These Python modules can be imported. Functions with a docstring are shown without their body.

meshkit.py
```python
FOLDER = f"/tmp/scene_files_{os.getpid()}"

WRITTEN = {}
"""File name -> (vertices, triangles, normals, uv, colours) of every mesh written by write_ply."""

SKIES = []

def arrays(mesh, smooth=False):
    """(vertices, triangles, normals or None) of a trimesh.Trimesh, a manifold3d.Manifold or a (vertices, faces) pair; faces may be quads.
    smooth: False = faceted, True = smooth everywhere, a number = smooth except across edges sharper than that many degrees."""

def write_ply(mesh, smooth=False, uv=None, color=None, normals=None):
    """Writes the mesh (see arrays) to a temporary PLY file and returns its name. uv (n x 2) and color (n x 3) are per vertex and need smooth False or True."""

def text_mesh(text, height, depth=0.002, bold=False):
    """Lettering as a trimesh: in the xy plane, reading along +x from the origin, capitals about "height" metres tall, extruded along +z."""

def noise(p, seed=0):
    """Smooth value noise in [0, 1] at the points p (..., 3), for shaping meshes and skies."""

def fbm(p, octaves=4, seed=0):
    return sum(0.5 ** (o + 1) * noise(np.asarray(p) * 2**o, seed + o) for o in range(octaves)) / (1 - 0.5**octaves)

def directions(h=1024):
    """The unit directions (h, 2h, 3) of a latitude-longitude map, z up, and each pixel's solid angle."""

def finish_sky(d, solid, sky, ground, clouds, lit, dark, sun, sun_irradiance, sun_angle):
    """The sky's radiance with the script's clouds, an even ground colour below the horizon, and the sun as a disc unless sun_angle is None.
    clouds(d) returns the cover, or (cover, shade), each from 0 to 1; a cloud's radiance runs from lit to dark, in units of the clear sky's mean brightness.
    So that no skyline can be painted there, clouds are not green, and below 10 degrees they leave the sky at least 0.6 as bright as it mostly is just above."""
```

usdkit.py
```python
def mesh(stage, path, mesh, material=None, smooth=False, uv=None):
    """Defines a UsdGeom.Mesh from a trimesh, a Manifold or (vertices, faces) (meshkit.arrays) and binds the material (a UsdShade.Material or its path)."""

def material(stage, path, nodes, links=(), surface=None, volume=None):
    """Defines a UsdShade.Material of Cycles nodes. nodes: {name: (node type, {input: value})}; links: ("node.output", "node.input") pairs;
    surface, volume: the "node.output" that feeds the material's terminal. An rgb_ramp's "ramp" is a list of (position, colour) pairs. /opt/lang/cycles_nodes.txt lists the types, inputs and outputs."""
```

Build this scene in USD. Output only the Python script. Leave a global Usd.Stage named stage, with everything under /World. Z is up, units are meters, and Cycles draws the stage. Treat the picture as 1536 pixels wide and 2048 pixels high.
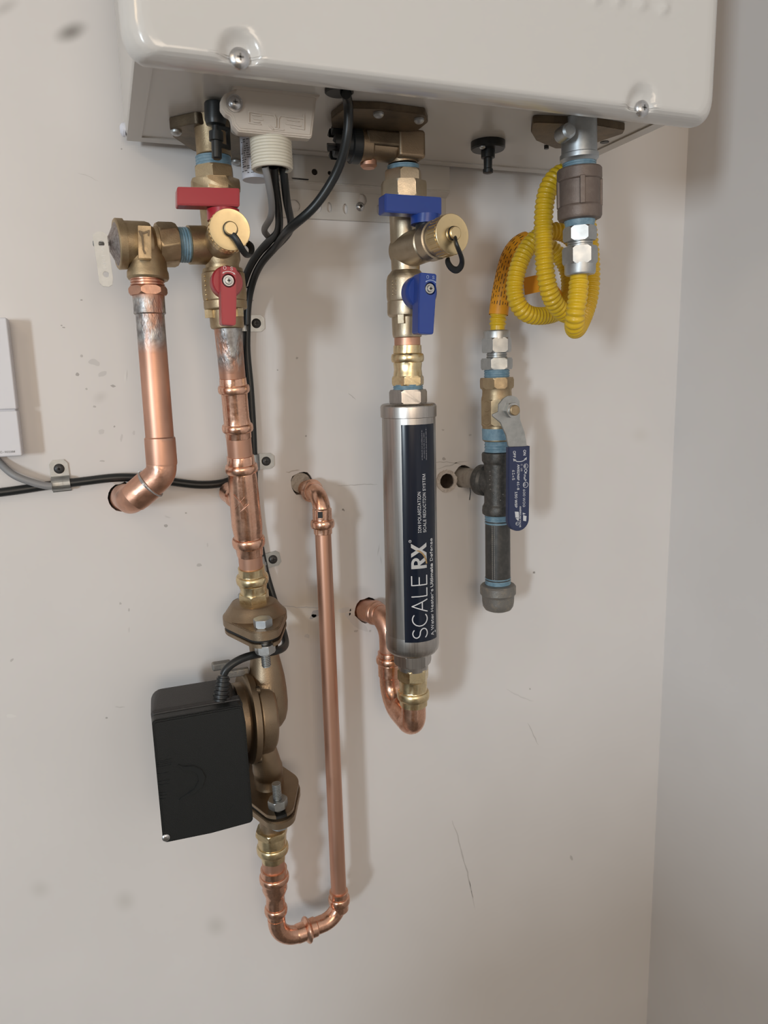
import math, random
import numpy as np, trimesh, usdkit, meshkit
import manifold3d as m3
from manifold3d import Manifold, CrossSection
from shapely.geometry import Polygon, LineString, Point, box as sbox
from shapely import affinity
from shapely.ops import unary_union
from pxr import Usd, UsdGeom, UsdLux, UsdShade, Gf, Sdf

random.seed(7)
stage = Usd.Stage.CreateInMemory()
UsdGeom.SetStageUpAxis(stage, UsdGeom.Tokens.z)
UsdGeom.SetStageMetersPerUnit(stage, 1.0)
UsdGeom.Xform.Define(stage, '/World')
UsdGeom.Scope.Define(stage, '/World/Looks')

# ------------------------------------------------------------------ camera
F = 1480.0                                   # focal length in pixels of the 1536 x 2048 frame
Z0, D = 1.35, 0.73                           # camera height, distance to the back wall (y = 0)
_vy = np.array([-562., -262., F]); _vz = np.array([232., 8276., F])
_dy = _vy / np.linalg.norm(_vy); _dd = _vz / np.linalg.norm(_vz)
_dd = _dd - _dy * (_dd @ _dy); _dd /= np.linalg.norm(_dd)
RC = np.array([np.cross(_dd, _dy), _dy, -_dd])   # camera axes (right, down, forward) -> world
CAM = np.array([0., -D, Z0])
cam = UsdGeom.Camera.Define(stage, '/World/camera')
cam.CreateHorizontalApertureAttr(36.0); cam.CreateVerticalApertureAttr(48.0)
cam.CreateFocalLengthAttr(36.0 * F / 1536)
cam.CreateClippingRangeAttr(Gf.Vec2f(0.02, 100))
cam.CreateFStopAttr(13.0); cam.CreateFocusDistanceAttr(0.655)
cam.CreateExposureAttr(0.04)
_r, _u, _b = RC[:, 0], -RC[:, 1], -RC[:, 2]
cam.AddTransformOp().Set(Gf.Matrix4d(*_r, 0, *_u, 0, *_b, 0, *CAM, 1))

# ------------------------------------------------------------------ lights
def aim(prim, pos, target):
    pos, target = np.array(pos, float), np.array(target, float)
    b = pos - target; b /= np.linalg.norm(b)
    r = np.cross([0, 0, 1.0], b); r /= np.linalg.norm(r); u = np.cross(b, r)
    prim.AddTransformOp().Set(Gf.Matrix4d(*r, 0, *u, 0, *b, 0, *pos, 1))
def rect(name, pos, target, w, h, color, inten):
    l = UsdLux.RectLight.Define(stage, '/World/' + name)
    l.CreateWidthAttr(w); l.CreateHeightAttr(h); l.CreateColorAttr(Gf.Vec3f(*color)); l.CreateIntensityAttr(inten)
    aim(l, pos, target); return l
L1_I, L2_I, L3_I, DOME_I = 100.0, 12.0, 6.0, .04
# daylight from a tall window far to the left, a warm bare lamp up to the left, a broad lamp panel high behind the viewer
rect('window_light', (-3.70, -4.2, Z0 + .10), (.2, 0, Z0), .42, .85, (.79, .90, .98), L1_I)
rect('lamp_light', (-.50, -.70, Z0 + .49), (.2, 0, Z0 - .2), .13, .10, (1.0, .70, .40), L2_I)
rect('panel_light', (-.15, -2.7, Z0 + .26), (.15, 0, Z0 - .05), 1.1, .75, (1.0, .825, .645), L3_I)
dome = UsdLux.DomeLight.Define(stage, '/World/ambient_light')
dome.CreateColorAttr(Gf.Vec3f(1.0, .90, .80)); dome.CreateIntensityAttr(DOME_I)

# ------------------------------------------------------------------ helpers: pixels of the photograph <-> points of the place
def U(v):
    v = np.asarray(v, float); return v / np.linalg.norm(v)
def ray(px, py):
    return RC @ np.array([(px - 768) / F, (py - 1024) / F, 1.0])
def P(px, py, Y):
    r = ray(px, py); return CAM + r * ((Y - CAM[1]) / r[1])
def PZ(px, py, Z):
    r = ray(px, py); return CAM + r * ((Z - CAM[2]) / r[2])
def proj(p):
    c = RC.T @ (np.asarray(p, float) - CAM); return np.array([768 + F * c[0] / c[2], 1024 + F * c[1] / c[2], c[2]])
def px_m(p, n):                                # n pixels at the point p in metres
    return n * proj(p)[2] / F
class Ax:
    """a straight axis; its stations are given by the picture row (or column) where they show"""
    def __init__(s, p0, p1, col=False):
        s.o = np.asarray(p0, float); s.d = U(np.asarray(p1) - p0); s.k = 0 if col else 1
    def t(s, q):
        a, b = RC.T @ (s.o - CAM), RC.T @ s.d
        v = (q - (768, 1024)[s.k]) / F
        return (v * a[2] - a[s.k]) / (b[s.k] - v * b[2])
    def p(s, q): return s.o + s.d * s.t(q)
    def r(s, q, hw): return hw * proj(s.p(q))[2] / F
def bead(y0, y1, hb, hp, n=9):
    """rows of a rolled bead between y0 and y1"""
    return [(y0 + (y1 - y0) * (1 - math.cos(math.pi * k / n)) / 2, hb + (hp - hb) * math.sin(math.pi * k / n) ** .6) for k in range(n + 1)]
def flat(prof):
    out = []
    for q in prof:
        if isinstance(q, list): out += q
        else: out.append(q)
    return out
def threads(y0, y1, h, pitch, depth):
    out, y = [], y0
    while y < y1 - pitch * .4:
        out += [(y, h), (y + pitch * .35, h), (y + pitch * .6, h - depth), (y + pitch * .85, h - depth)]
        y += pitch
    return [q for q in out if q[0] < y1 - .05] + [(y1, h)]
def basis(d):
    d = U(d); a = np.array([0, 0, 1.0]) if abs(d[2]) < .9 else np.array([0, -1.0, 0])
    e1 = U(a - d * (a @ d)); return e1, np.cross(d, e1)
def lathe(o, d, prof, n=48, hollow=False):
    """surface of revolution about o + t d; prof = [(t, r)]"""
    prof = [(t, max(r, 0)) for t, r in prof]
    if not hollow:
        if prof[0][1] > 1e-7: prof = [(prof[0][0], 0.0)] + prof
        if prof[-1][1] > 1e-7: prof = prof + [(prof[-1][0], 0.0)]
    e1, e2 = basis(d); d = U(d); a = np.arange(n) * 2 * math.pi / n
    ring = np.cos(a)[:, None] * e1 + np.sin(a)[:, None] * e2
    v, f = [], []
    idx = []
    for t, r in prof:
        if r < 1e-7:
            idx.append([len(v)]); v.append(np.asarray(o) + d * t)
        else:
            idx.append(list(range(len(v), len(v) + n))); v += list(np.asarray(o) + d * t + ring * r)
    for A, B in zip(idx, idx[1:]):
        if len(A) == 1 and len(B) == 1: continue
        for k in range(n):
            j = (k + 1) % n
            if len(A) == 1: f.append((A[0], B[j], B[k]))
            elif len(B) == 1: f.append((A[k], A[j], B[0]))
            else: f += [(A[k], A[j], B[j]), (A[k], B[j], B[k])]
    m = trimesh.Trimesh(np.array(v), np.array(f), process=False)
    if not hollow and m.volume < 0: m.invert()
    return m
def run(ax, prof, n=48, hollow=False):
    prof = flat(prof)
    return lathe(ax.o, ax.d, [(ax.t(q), ax.r(q, h)) for q, h in prof], n, hollow)
def tm(man):
    q = man.to_mesh(); return trimesh.Trimesh(q.vert_properties[:, :3], q.tri_verts, process=False)
def mf(t):
    t = t.copy(); t.merge_vertices()
    return Manifold(m3.Mesh(vert_properties=np.asarray(t.vertices, np.float32), tri_verts=np.asarray(t.faces, np.uint32)))
def frame4(o, ux, uy, uz):
    M = np.eye(4); M[:3, 0], M[:3, 1], M[:3, 2], M[:3, 3] = ux, uy, uz, o; return M
def hexa(o, d, r, t0, t1, rot=0.0, sides=6, ch=.08):
    """hexagon (corner radius r) along d from t0 to t1 with chamfered corners; rot in degrees from the side facing the camera"""
    d = U(d); o = np.asarray(o, float)
    c = CAM - o; e1 = U(c - d * (c @ d)); e2 = np.cross(d, e1); h = t1 - t0
    pts = [(r * math.cos(math.radians(rot) + 2 * math.pi * k / sides), r * math.sin(math.radians(rot) + 2 * math.pi * k / sides)) for k in range(sides)]
    a = Manifold.extrude(CrossSection([pts]), h)
    rr = r * (1 - ch); q = min(r * .13, h * .4)
    prof = [(0, 0), (rr, 0), (r, q), (r, h - q), (rr, h), (0, h)]
    b = Manifold.revolve(CrossSection([prof]), 48)
    m = tm(a ^ b); m.apply_transform(frame4(o + d * t0, e1, e2, d)); return m
def hexrow(ax, y0, y1, hw, rot=0.0, sides=6, ch=.08):
    t0, t1 = sorted((ax.t(y0), ax.t(y1)))
    return hexa(ax.o, ax.d, ax.r((y0 + y1) / 2, hw), t0, t1, rot, sides, ch)
def cat(*ms):
    ms = [m for m in ms if m is not None]
    return trimesh.util.concatenate(ms)
def ball(c, r, n=2):
    m = trimesh.creation.icosphere(n, r); m.apply_translation(c); return m
def hull(spheres, seg=16):
    return tm(Manifold.batch_hull([Manifold.sphere(r, seg).translate(tuple(map(float, c))) for c, r in spheres]))
def rbox(lo, hi, r, M=None, seg=16):
    lo, hi = np.minimum(lo, hi) + r, np.maximum(lo, hi) - r
    m = hull([((x, y, z), r) for x in (lo[0], hi[0]) for y in (lo[1], hi[1]) for z in (lo[2], hi[2])], seg)
    if M is not None: m.apply_transform(M)
    return m
def cyl(p0, p1, r, n=32, r1=None, ch=0):
    p0, p1 = np.asarray(p0, float), np.asarray(p1, float); L = np.linalg.norm(p1 - p0); r1 = r if r1 is None else r1
    pr = [(0, r), (L, r1)] if not ch else [(0, r - ch), (ch, r), (L - ch, r1), (L, r1 - ch)]
    return lathe(p0, p1 - p0, pr, n)
def bolt_head(o, d, r, h, n=24):
    return lathe(o, d, [(0, r), (h * .45, r * .97), (h * .8, r * .75), (h, r * .45)], n)
def cross_recess(o, d, r, depth):
    """small dark cross bars that stand for the drive of a screw"""
    e1, e2 = basis(d); d = U(d); out = []
    for a in (e1, e2):
        b = np.cross(d, a)
        m = trimesh.creation.box((r * 2, r * .5, depth)); m.apply_transform(frame4(np.asarray(o) + d * depth * .5, a, b, d)); out.append(m)
    return cat(*out)
def fillet(pts, rad, n=10):
    pts = [np.asarray(p, float) for p in pts]; out = [pts[0]]
    rad = rad if isinstance(rad, (list, tuple)) else [rad] * (len(pts) - 2)
    for a, b, c, r in zip(pts, pts[1:], pts[2:], rad):
        u, w = U(a - b), U(c - b); ang = math.acos(np.clip(u @ w, -1, 1))
        if abs(ang - math.pi) < 1e-3: out.append(b); continue
        L = min(r / math.tan(ang / 2), .49 * np.linalg.norm(a - b) if len(pts) > 3 else np.linalg.norm(a - b), .49 * np.linalg.norm(c - b) if len(pts) > 3 else np.linalg.norm(c - b))
        rr = L * math.tan(ang / 2)
        cen = b + U(u + w) * (rr / math.sin(ang / 2)); p0, p1 = b + u * L, b + w * L
        v0, v1 = p0 - cen, p1 - cen; th = math.acos(np.clip(U(v0) @ U(v1), -1, 1))
        for k in range(n + 1):
            t = k / n
            out.append(cen + (math.sin((1 - t) * th) * v0 + math.sin(t * th) * v1) / math.sin(th))
    out.append(pts[-1]); return np.array(out)
def spline(pts, n=200):
    from scipy.interpolate import CubicSpline
    pts = np.asarray(pts, float); s = np.r_[0, np.cumsum(np.linalg.norm(np.diff(pts, axis=0), axis=1) ** .6)]
    q = CubicSpline(s, pts)(np.linspace(0, s[-1], n * 3))
    L = np.r_[0, np.cumsum(np.linalg.norm(np.diff(q, axis=0), axis=1))]
    return np.stack([np.interp(np.linspace(0, L[-1], n), L, q[:, k]) for k in range(3)], 1)
def sweep(path, r, n=20, caps=True, aspect=(1, 1), up=None):
    path = np.asarray(path, float); keep = np.r_[True, np.linalg.norm(np.diff(path, axis=0), axis=1) > 1e-7]
    if np.ndim(r) == 1: r = np.asarray(r)[keep]
    path = path[keep]; N = len(path)
    T = np.gradient(path, axis=0); T /= np.linalg.norm(T, axis=1)[:, None]
    r = np.broadcast_to(r, (N,)) if np.ndim(r) < 2 else r
    u = np.asarray(up, float) if up is not None else basis(T[0])[0]
    a = np.arange(n) * 2 * math.pi / n; v = []
    for k in range(N):
        u = U(u - T[k] * (u @ T[k])); w = np.cross(T[k], u)
        v.append(path[k] + (np.cos(a)[:, None] * u * aspect[0] + np.sin(a)[:, None] * w * aspect[1]) * r[k])
    v = np.vstack(v); f = []
    i = np.arange(n); j = (i + 1) % n
    for k in range(N - 1):
        A, B = k * n, (k + 1) * n
        f.append(np.stack([A + i, A + j, B + j], 1)); f.append(np.stack([A + i, B + j, B + i], 1))
    if caps:
        v = np.vstack([v, path[0], path[-1]])
        f.append(np.stack([np.full(n, N * n), j, i], 1)); f.append(np.stack([np.full(n, N * n + 1), (N - 1) * n + i, (N - 1) * n + j], 1))
    m = trimesh.Trimesh(v, np.vstack(f), process=False)
    if caps and m.volume < 0: m.invert()
    return m
def plate(poly, o, ux, uy, t, bev=0.0):
    """a shapely polygon in the plane (ux, uy), given thickness t along ux x uy, its rim bevelled by bev"""
    ux, uy = U(ux), np.asarray(uy, float); uy = U(uy - ux * (uy @ ux)); uz = np.cross(ux, uy)
    def ex(pg, h, z):
        ms = []
        for g in getattr(pg, 'geoms', [pg]):
            if g.is_empty: continue
            cs = CrossSection([list(g.exterior.coords)[:-1]] + [list(q.coords)[:-1] for q in g.interiors], m3.FillRule.EvenOdd)
            ms.append(Manifold.extrude(cs, h).translate((0, 0, z)))
        return Manifold.batch_boolean(ms, m3.OpType.Add) if len(ms) > 1 else ms[0]
    if bev <= 0: man = ex(poly, t, 0)
    else:
        man = ex(poly, t - 2 * bev, bev)
        for k in range(3):                       # rounded rim built of thin steps
            th = (k + .5) / 3 * math.pi / 2; z = bev * (1 - math.sin(th))
            man = man + ex(poly.buffer(-bev * (1 - math.cos(th)), join_style=1), t - 2 * z, z)
    m = tm(man); m.apply_transform(frame4(o, ux, uy, uz)); return m
def plan(pix, Y=None, Z=None):
    """pixels -> polygon in the plane y = Y (coordinates x, z) or z = Z (x, y)"""
    q = [P(a, b, Y)[[0, 2]] if Y is not None else PZ(a, b, Z)[[0, 1]] for a, b in pix]
    return Polygon(q).buffer(0)
def rnd(poly, r):
    return poly.buffer(-r, join_style=1).buffer(2 * r, join_style=1).buffer(-r, join_style=1)
def plateY(poly, Yf, Yb, bev=0):               # polygon in (x, z): front at Yf, back at Yb
    return plate(poly, (0, Yb, 0), (1, 0, 0), (0, 0, 1), abs(Yb - Yf), bev)
def plateZ(poly, z0, z1, bev=0):
    return plate(poly, (0, 0, min(z0, z1)), (1, 0, 0), (0, 1, 0), abs(z1 - z0), bev)
def letters(text, h, o, u, v, depth=.0003, bold=False, width=None, center=False):
    m = meshkit.text_mesh(text, h, depth, bold); b = m.bounds
    if width: m.apply_scale([width / (b[1, 0] - b[0, 0]), 1, 1])
    b = m.bounds
    m.apply_translation((-b[0, 0] - (b[1, 0] - b[0, 0]) / 2 * center, 0, 0))
    m.apply_transform(frame4(o, U(u), U(v), np.cross(U(u), U(v)))); return m
def strokes(lines, w):
    return unary_union([LineString(l).buffer(w / 2, cap_style=1) for l in lines])
def ext2(poly, t):
    return cat(*[trimesh.creation.extrude_polygon(g, t, engine='earcut') for g in getattr(poly, 'geoms', [poly])])

# ------------------------------------------------------------------ materials
MATS = {}
def mat(name, col, rough=.5, metal=0., var=None, rvar=None, bump=None, coat=0., spec=.5, extra=None, coord='object', stretch=None, aniso=0.):
    """var=(scale, second colour, from, to, detail); rvar=(scale, rough2); bump=(scale, distance, detail)"""
    p = {'base_color': col, 'roughness': rough, 'metallic': metal, 'coat_weight': coat, 'coat_roughness': .08, 'specular_ior_level': spec}
    if aniso: p['anisotropic'] = aniso
    nodes, links = {'p': ('principled_bsdf', p), 'tc': ('texture_coordinate', {})}, []
    src = f'tc.{coord}' if coord != 'position' else 'geo.position'
    if coord == 'position': nodes['geo'] = ('geometry', {})
    if stretch is not None:
        nodes['mp'] = ('mapping', {'scale': stretch}); links.append((src, 'mp.vector')); src = 'mp.vector'
    if var:
        s, c2, lo, hi, det = (tuple(var) + (4,))[:5]
        nodes['n1'] = ('noise_texture', {'scale': s, 'detail': det, 'roughness': .6}); links.append((src, 'n1.vector'))
        nodes['r1'] = ('rgb_ramp', {'ramp': [(lo, col), (hi, c2)]}); links += [('n1.fac', 'r1.fac'), ('r1.color', 'p.base_color')]
    if rvar:
        nodes['n2'] = ('noise_texture', {'scale': rvar[0], 'detail': 3}); links.append((src, 'n2.vector'))
        nodes['r2'] = ('map_range', {'from_min': .35, 'from_max': .65, 'to_min': rough, 'to_max': rvar[1], 'clamp': True}); links += [('n2.fac', 'r2.value'), ('r2.result', 'p.roughness')]
    if bump:
        nodes['n3'] = ('noise_texture', {'scale': bump[0], 'detail': bump[2] if len(bump) > 2 else 3}); links.append((src, 'n3.vector'))
        nodes['b'] = ('bump', {'distance': bump[1], 'strength': 1.0}); links += [('n3.fac', 'b.height'), ('b.normal', 'p.normal')]
    MATS[name] = usdkit.material(stage, '/World/Looks/' + name, nodes, links, surface='p.BSDF'); return name

# ------------------------------------------------------------------ things and parts
USED = {}
def numbered(path):
    k = USED.get(path, -1) + 1; USED[path] = k
    return path if k == 0 else f'{path}_{k:03d}'
class Thing:
    def __init__(s, name, label=None, cat=None, group=None, kind=None):
        s.name, s.meta, s.parts = name, dict(label=label, category=cat, group=group, kind=kind), []
    def part(s, name, mesh, m, smooth=32, under=None, label=None):
        s.parts.append((name, mesh, m, smooth, under, label)); return len(s.parts) - 1
    def done(s, base=None):
        lo = np.min([q[1].bounds[0] for q in s.parts], 0); hi = np.max([q[1].bounds[1] for q in s.parts], 0)
        base = np.array([(lo[0] + hi[0]) / 2, (lo[1] + hi[1]) / 2, lo[2]]) if base is None else np.asarray(base, float)
        path = numbered('/World/' + s.name)
        one = len(s.parts) == 1 and s.parts[0][0] == s.name
        paths = []
        if not one:
            x = UsdGeom.Xform.Define(stage, path); x.AddTranslateOp().Set(Gf.Vec3d(*base)); prim = x.GetPrim()
        for name, mesh, m, smooth, under, label in s.parts:
            mm = mesh.copy(); mm.apply_translation(-base)
            q = path if one else numbered((path if under is None else paths[under]) + '/' + name)
            g = usdkit.mesh(stage, q, mm, MATS[m], smooth=smooth); paths.append(q)
            if one: g.AddTranslateOp().Set(Gf.Vec3d(*base)); prim = g.GetPrim()
            elif label: g.GetPrim().SetCustomDataByKey('label', label)
        for k, v in s.meta.items():
            if v: prim.SetCustomDataByKey(k, v)
        s.prim = prim; return s
def single(name, mesh, m, label=None, cat=None, group=None, kind=None, smooth=32, base=None):
    t = Thing(name, label, cat, group, kind); t.part(name, mesh, m, smooth); return t.done(base)

COP = (.80, .43, .27); 
mat('copper_bright', (.80, .48, .345), .19, 1., rvar=(180, .30), var=(60, (.73, .41, .285), .4, .7), bump=(90, .00025))
mat('copper_dull', (.60, .335, .235), .42, 1., var=(25, (.70, .42, .31), .35, .7), stretch=(1, 1, .15), rvar=(60, .5))
mat('copper_worn', (.72, .41, .29), .33, 1., var=(35, (.50, .29, .22), .45, .75), rvar=(90, .5), bump=(160, .0003))
mat('brass_cast', (.46, .355, .225), .42, 1., var=(60, (.34, .255, .16), .4, .75), bump=(1100, .00010), rvar=(120, .55))
mat('brass_nickel', (.56, .475, .36), .37, 1., var=(40, (.47, .385, .27), .4, .7), bump=(1200, .00009), rvar=(120, .48))
mat('brass_bright', (.76, .62, .38), .24, 1., var=(50, (.68, .53, .31), .4, .7), rvar=(120, .34))
mat('brass_cap', (.76, .60, .35), .36, 1., rvar=(200, .44))
mat('bronze', (.35, .265, .18), .45, 1., var=(40, (.27, .20, .135), .35, .75), bump=(1000, .00012))
mat('bronze_dark', (.20, .155, .105), .48, 1., var=(60, (.12, .095, .07), .35, .7), bump=(900, .00012))
mat('zinc', (.46, .47, .465), .40, 1., var=(90, (.36, .37, .37), .4, .7), rvar=(120, .5))
mat('zinc_bright', (.52, .53, .53), .40, 1., var=(80, (.44, .45, .45), .4, .7), rvar=(120, .5))
mat('zinc_dull', (.50, .53, .55), .42, 1., var=(60, (.40, .42, .44), .4, .7), rvar=(120, .52))
mat('lever_zinc', (.47, .48, .48), .5, 1., var=(90, (.40, .41, .41), .4, .7))
mat('screw_slot', (.16, .16, .16), .5, .8)
mat('screw_steel', (.56, .56, .57), .28, 1.)
mat('screw_black', (.05, .05, .05), .4, .3)
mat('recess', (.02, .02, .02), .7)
mat('stainless', (.46, .43, .405), .30, 1., stretch=(1, 1, .02), rvar=(400, .38), var=(300, (.40, .375, .355), .4, .65), aniso=.4)
mat('black_iron', (.060, .057, .052), .45, .35, var=(260, (.11, .10, .09), .45, .75), bump=(900, .00016))
mat('black_pipe', (.045, .044, .042), .42, .2, var=(120, (.075, .07, .065), .45, .7))
mat('brown_iron', (.155, .118, .10), .5, .25, var=(120, (.19, .15, .13), .45, .7), bump=(900, .00014))
mat('grey_iron', (.21, .20, .185), .5, .5, var=(160, (.32, .28, .22), .5, .75), bump=(700, .00028))
mat('dope', (.14, .25, .33), .45, 0., var=(160, (.24, .36, .44), .4, .7), bump=(600, .0003))
mat('red_plastic', (.37, .013, .028), .30, 0., coat=.05)
mat('blue_plastic', (.012, .048, .27), .30, 0., coat=.05)
mat('black_plastic', (.012, .014, .015), .38)
mat('emblem_black', (.012, .014, .015), .14, coat=.6)
mat('black_rubber', (.012, .013, .014), .45)
mat('housing_black', (.0075, .009, .0095), .42, bump=(1500, .0002))
mat('housing_grey', (.033, .031, .031), .55, bump=(900, .0003))
mat('cord_black', (.014, .016, .017), .38)
mat('cord_grey', (.25, .25, .255), .45)
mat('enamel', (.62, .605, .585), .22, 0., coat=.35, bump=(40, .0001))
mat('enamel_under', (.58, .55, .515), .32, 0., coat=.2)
mat('cream_plastic', (.62, .55, .48), .45)
mat('conduit_cream', (.72, .68, .58), .42)
mat('white_plastic', (.70, .70, .74), .42)
mat('print_grey', (.13, .13, .14), .6)
mat('vinyl_white', (.70, .71, .78), .4)
mat('yellow_coat', (.72, .47, .018), .38, 0., coat=.15, var=(120, (.66, .42, .014), .4, .7))
mat('orange_label', (.80, .33, .012), .45)
mat('label_ink', (.10, .05, .012), .6)
mat('label_navy', (.006, .010, .022), .20, 0., coat=.05, spec=.4)
mat('label_white', (.62, .62, .64), .4)
mat('label_dim', (.22, .22, .25), .4)
mat('label_silver', (.55, .55, .55), .35, .3)
mat('label_gold', (.42, .28, .13), .35, .4)
mat('sleeve_navy', (.022, .032, .085), .42)
mat('sleeve_print', (.62, .63, .66), .5)
mat('handle_print', (.75, .62, .62), .5)
mat('blue_print', (.35, .45, .65), .5)
mat('gasket', (.012, .012, .012), .7)
mat('solder', (.50, .49, .49), .38, .9, var=(220, (.34, .32, .31), .4, .7), bump=(260, .0012))
mat('plaster', (.62, .56, .51), .85, var=(160, (.46, .39, .34), .45, .75), bump=(250, .003))
mat('steel_pipe_painted', (.44, .40, .35), .5, .1, var=(120, (.30, .26, .22), .45, .75), bump=(300, .001))
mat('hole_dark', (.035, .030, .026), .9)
mat('hole_brown', (.17, .125, .095), .9, var=(200, (.10, .07, .05), .4, .7))
mat('nameplate', (.36, .32, .30), .42, .8, var=(300, (.22, .18, .17), .42, .6), bump=(420, .0006))

# ------------------------------------------------------------------ the room
CORNER = .652
def solder(name, z_lo, z_hi, sharp=.16):
    """copper with a smear of solder where z lies between z_lo and z_hi"""
    n = {'g': ('geometry', {}), 'sx': ('separate_xyz', {}), 'a': ('map_range', {'from_min': z_lo, 'from_max': z_lo + .012, 'to_min': 0, 'to_max': 1, 'clamp': True}),
         'b': ('map_range', {'from_min': z_hi, 'from_max': z_hi + .004, 'to_min': 1, 'to_max': 0, 'clamp': True}),
         'm': ('math', {'math_type': 'multiply'}), 'mp': ('mapping', {'scale': (1, 1, .35)}), 'n': ('noise_texture', {'scale': 48, 'detail': 5, 'roughness': .62}),
         'k': ('map_range', {'from_min': .41, 'from_max': .41 + sharp, 'to_min': 0, 'to_max': 1, 'clamp': True}), 'mm': ('math', {'math_type': 'multiply'}),
         'n2': ('noise_texture', {'scale': 190, 'detail': 4}), 'r2': ('rgb_ramp', {'ramp': [(.35, (.26, .245, .24)), (.62, (.52, .51, .50))]}),
         'n4': ('noise_texture', {'scale': 30, 'detail': 4}), 'r4': ('rgb_ramp', {'ramp': [(.35, (.50, .28, .20)), (.65, (.74, .42, .30))]}),
         'mix': ('mix_color', {}), 'bp': ('bump', {'distance': .0006}), 'p': ('principled_bsdf', {'metallic': 1.0, 'roughness': .46})}
    l = [('g.position', 'sx.vector'), ('sx.z', 'a.value'), ('sx.z', 'b.value'), ('a.result', 'm.value1'), ('b.result', 'm.value2'), ('g.position', 'mp.vector'), ('mp.vector', 'n.vector'),
         ('n.fac', 'k.value'), ('k.result', 'mm.value1'), ('m.value', 'mm.value2'), ('g.position', 'n2.vector'), ('n2.fac', 'r2.fac'), ('mp.vector', 'n4.vector'), ('n4.fac', 'r4.fac'),
         ('mm.value', 'mix.fac'), ('r4.color', 'mix.a'), ('r2.color', 'mix.b'), ('mix.result', 'p.base_color'), ('mm.value', 'bp.height'), ('bp.normal', 'p.normal')]
    MATS[name] = usdkit.material(stage, '/World/Looks/' + name, n, l, surface='p.BSDF'); return name

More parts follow.
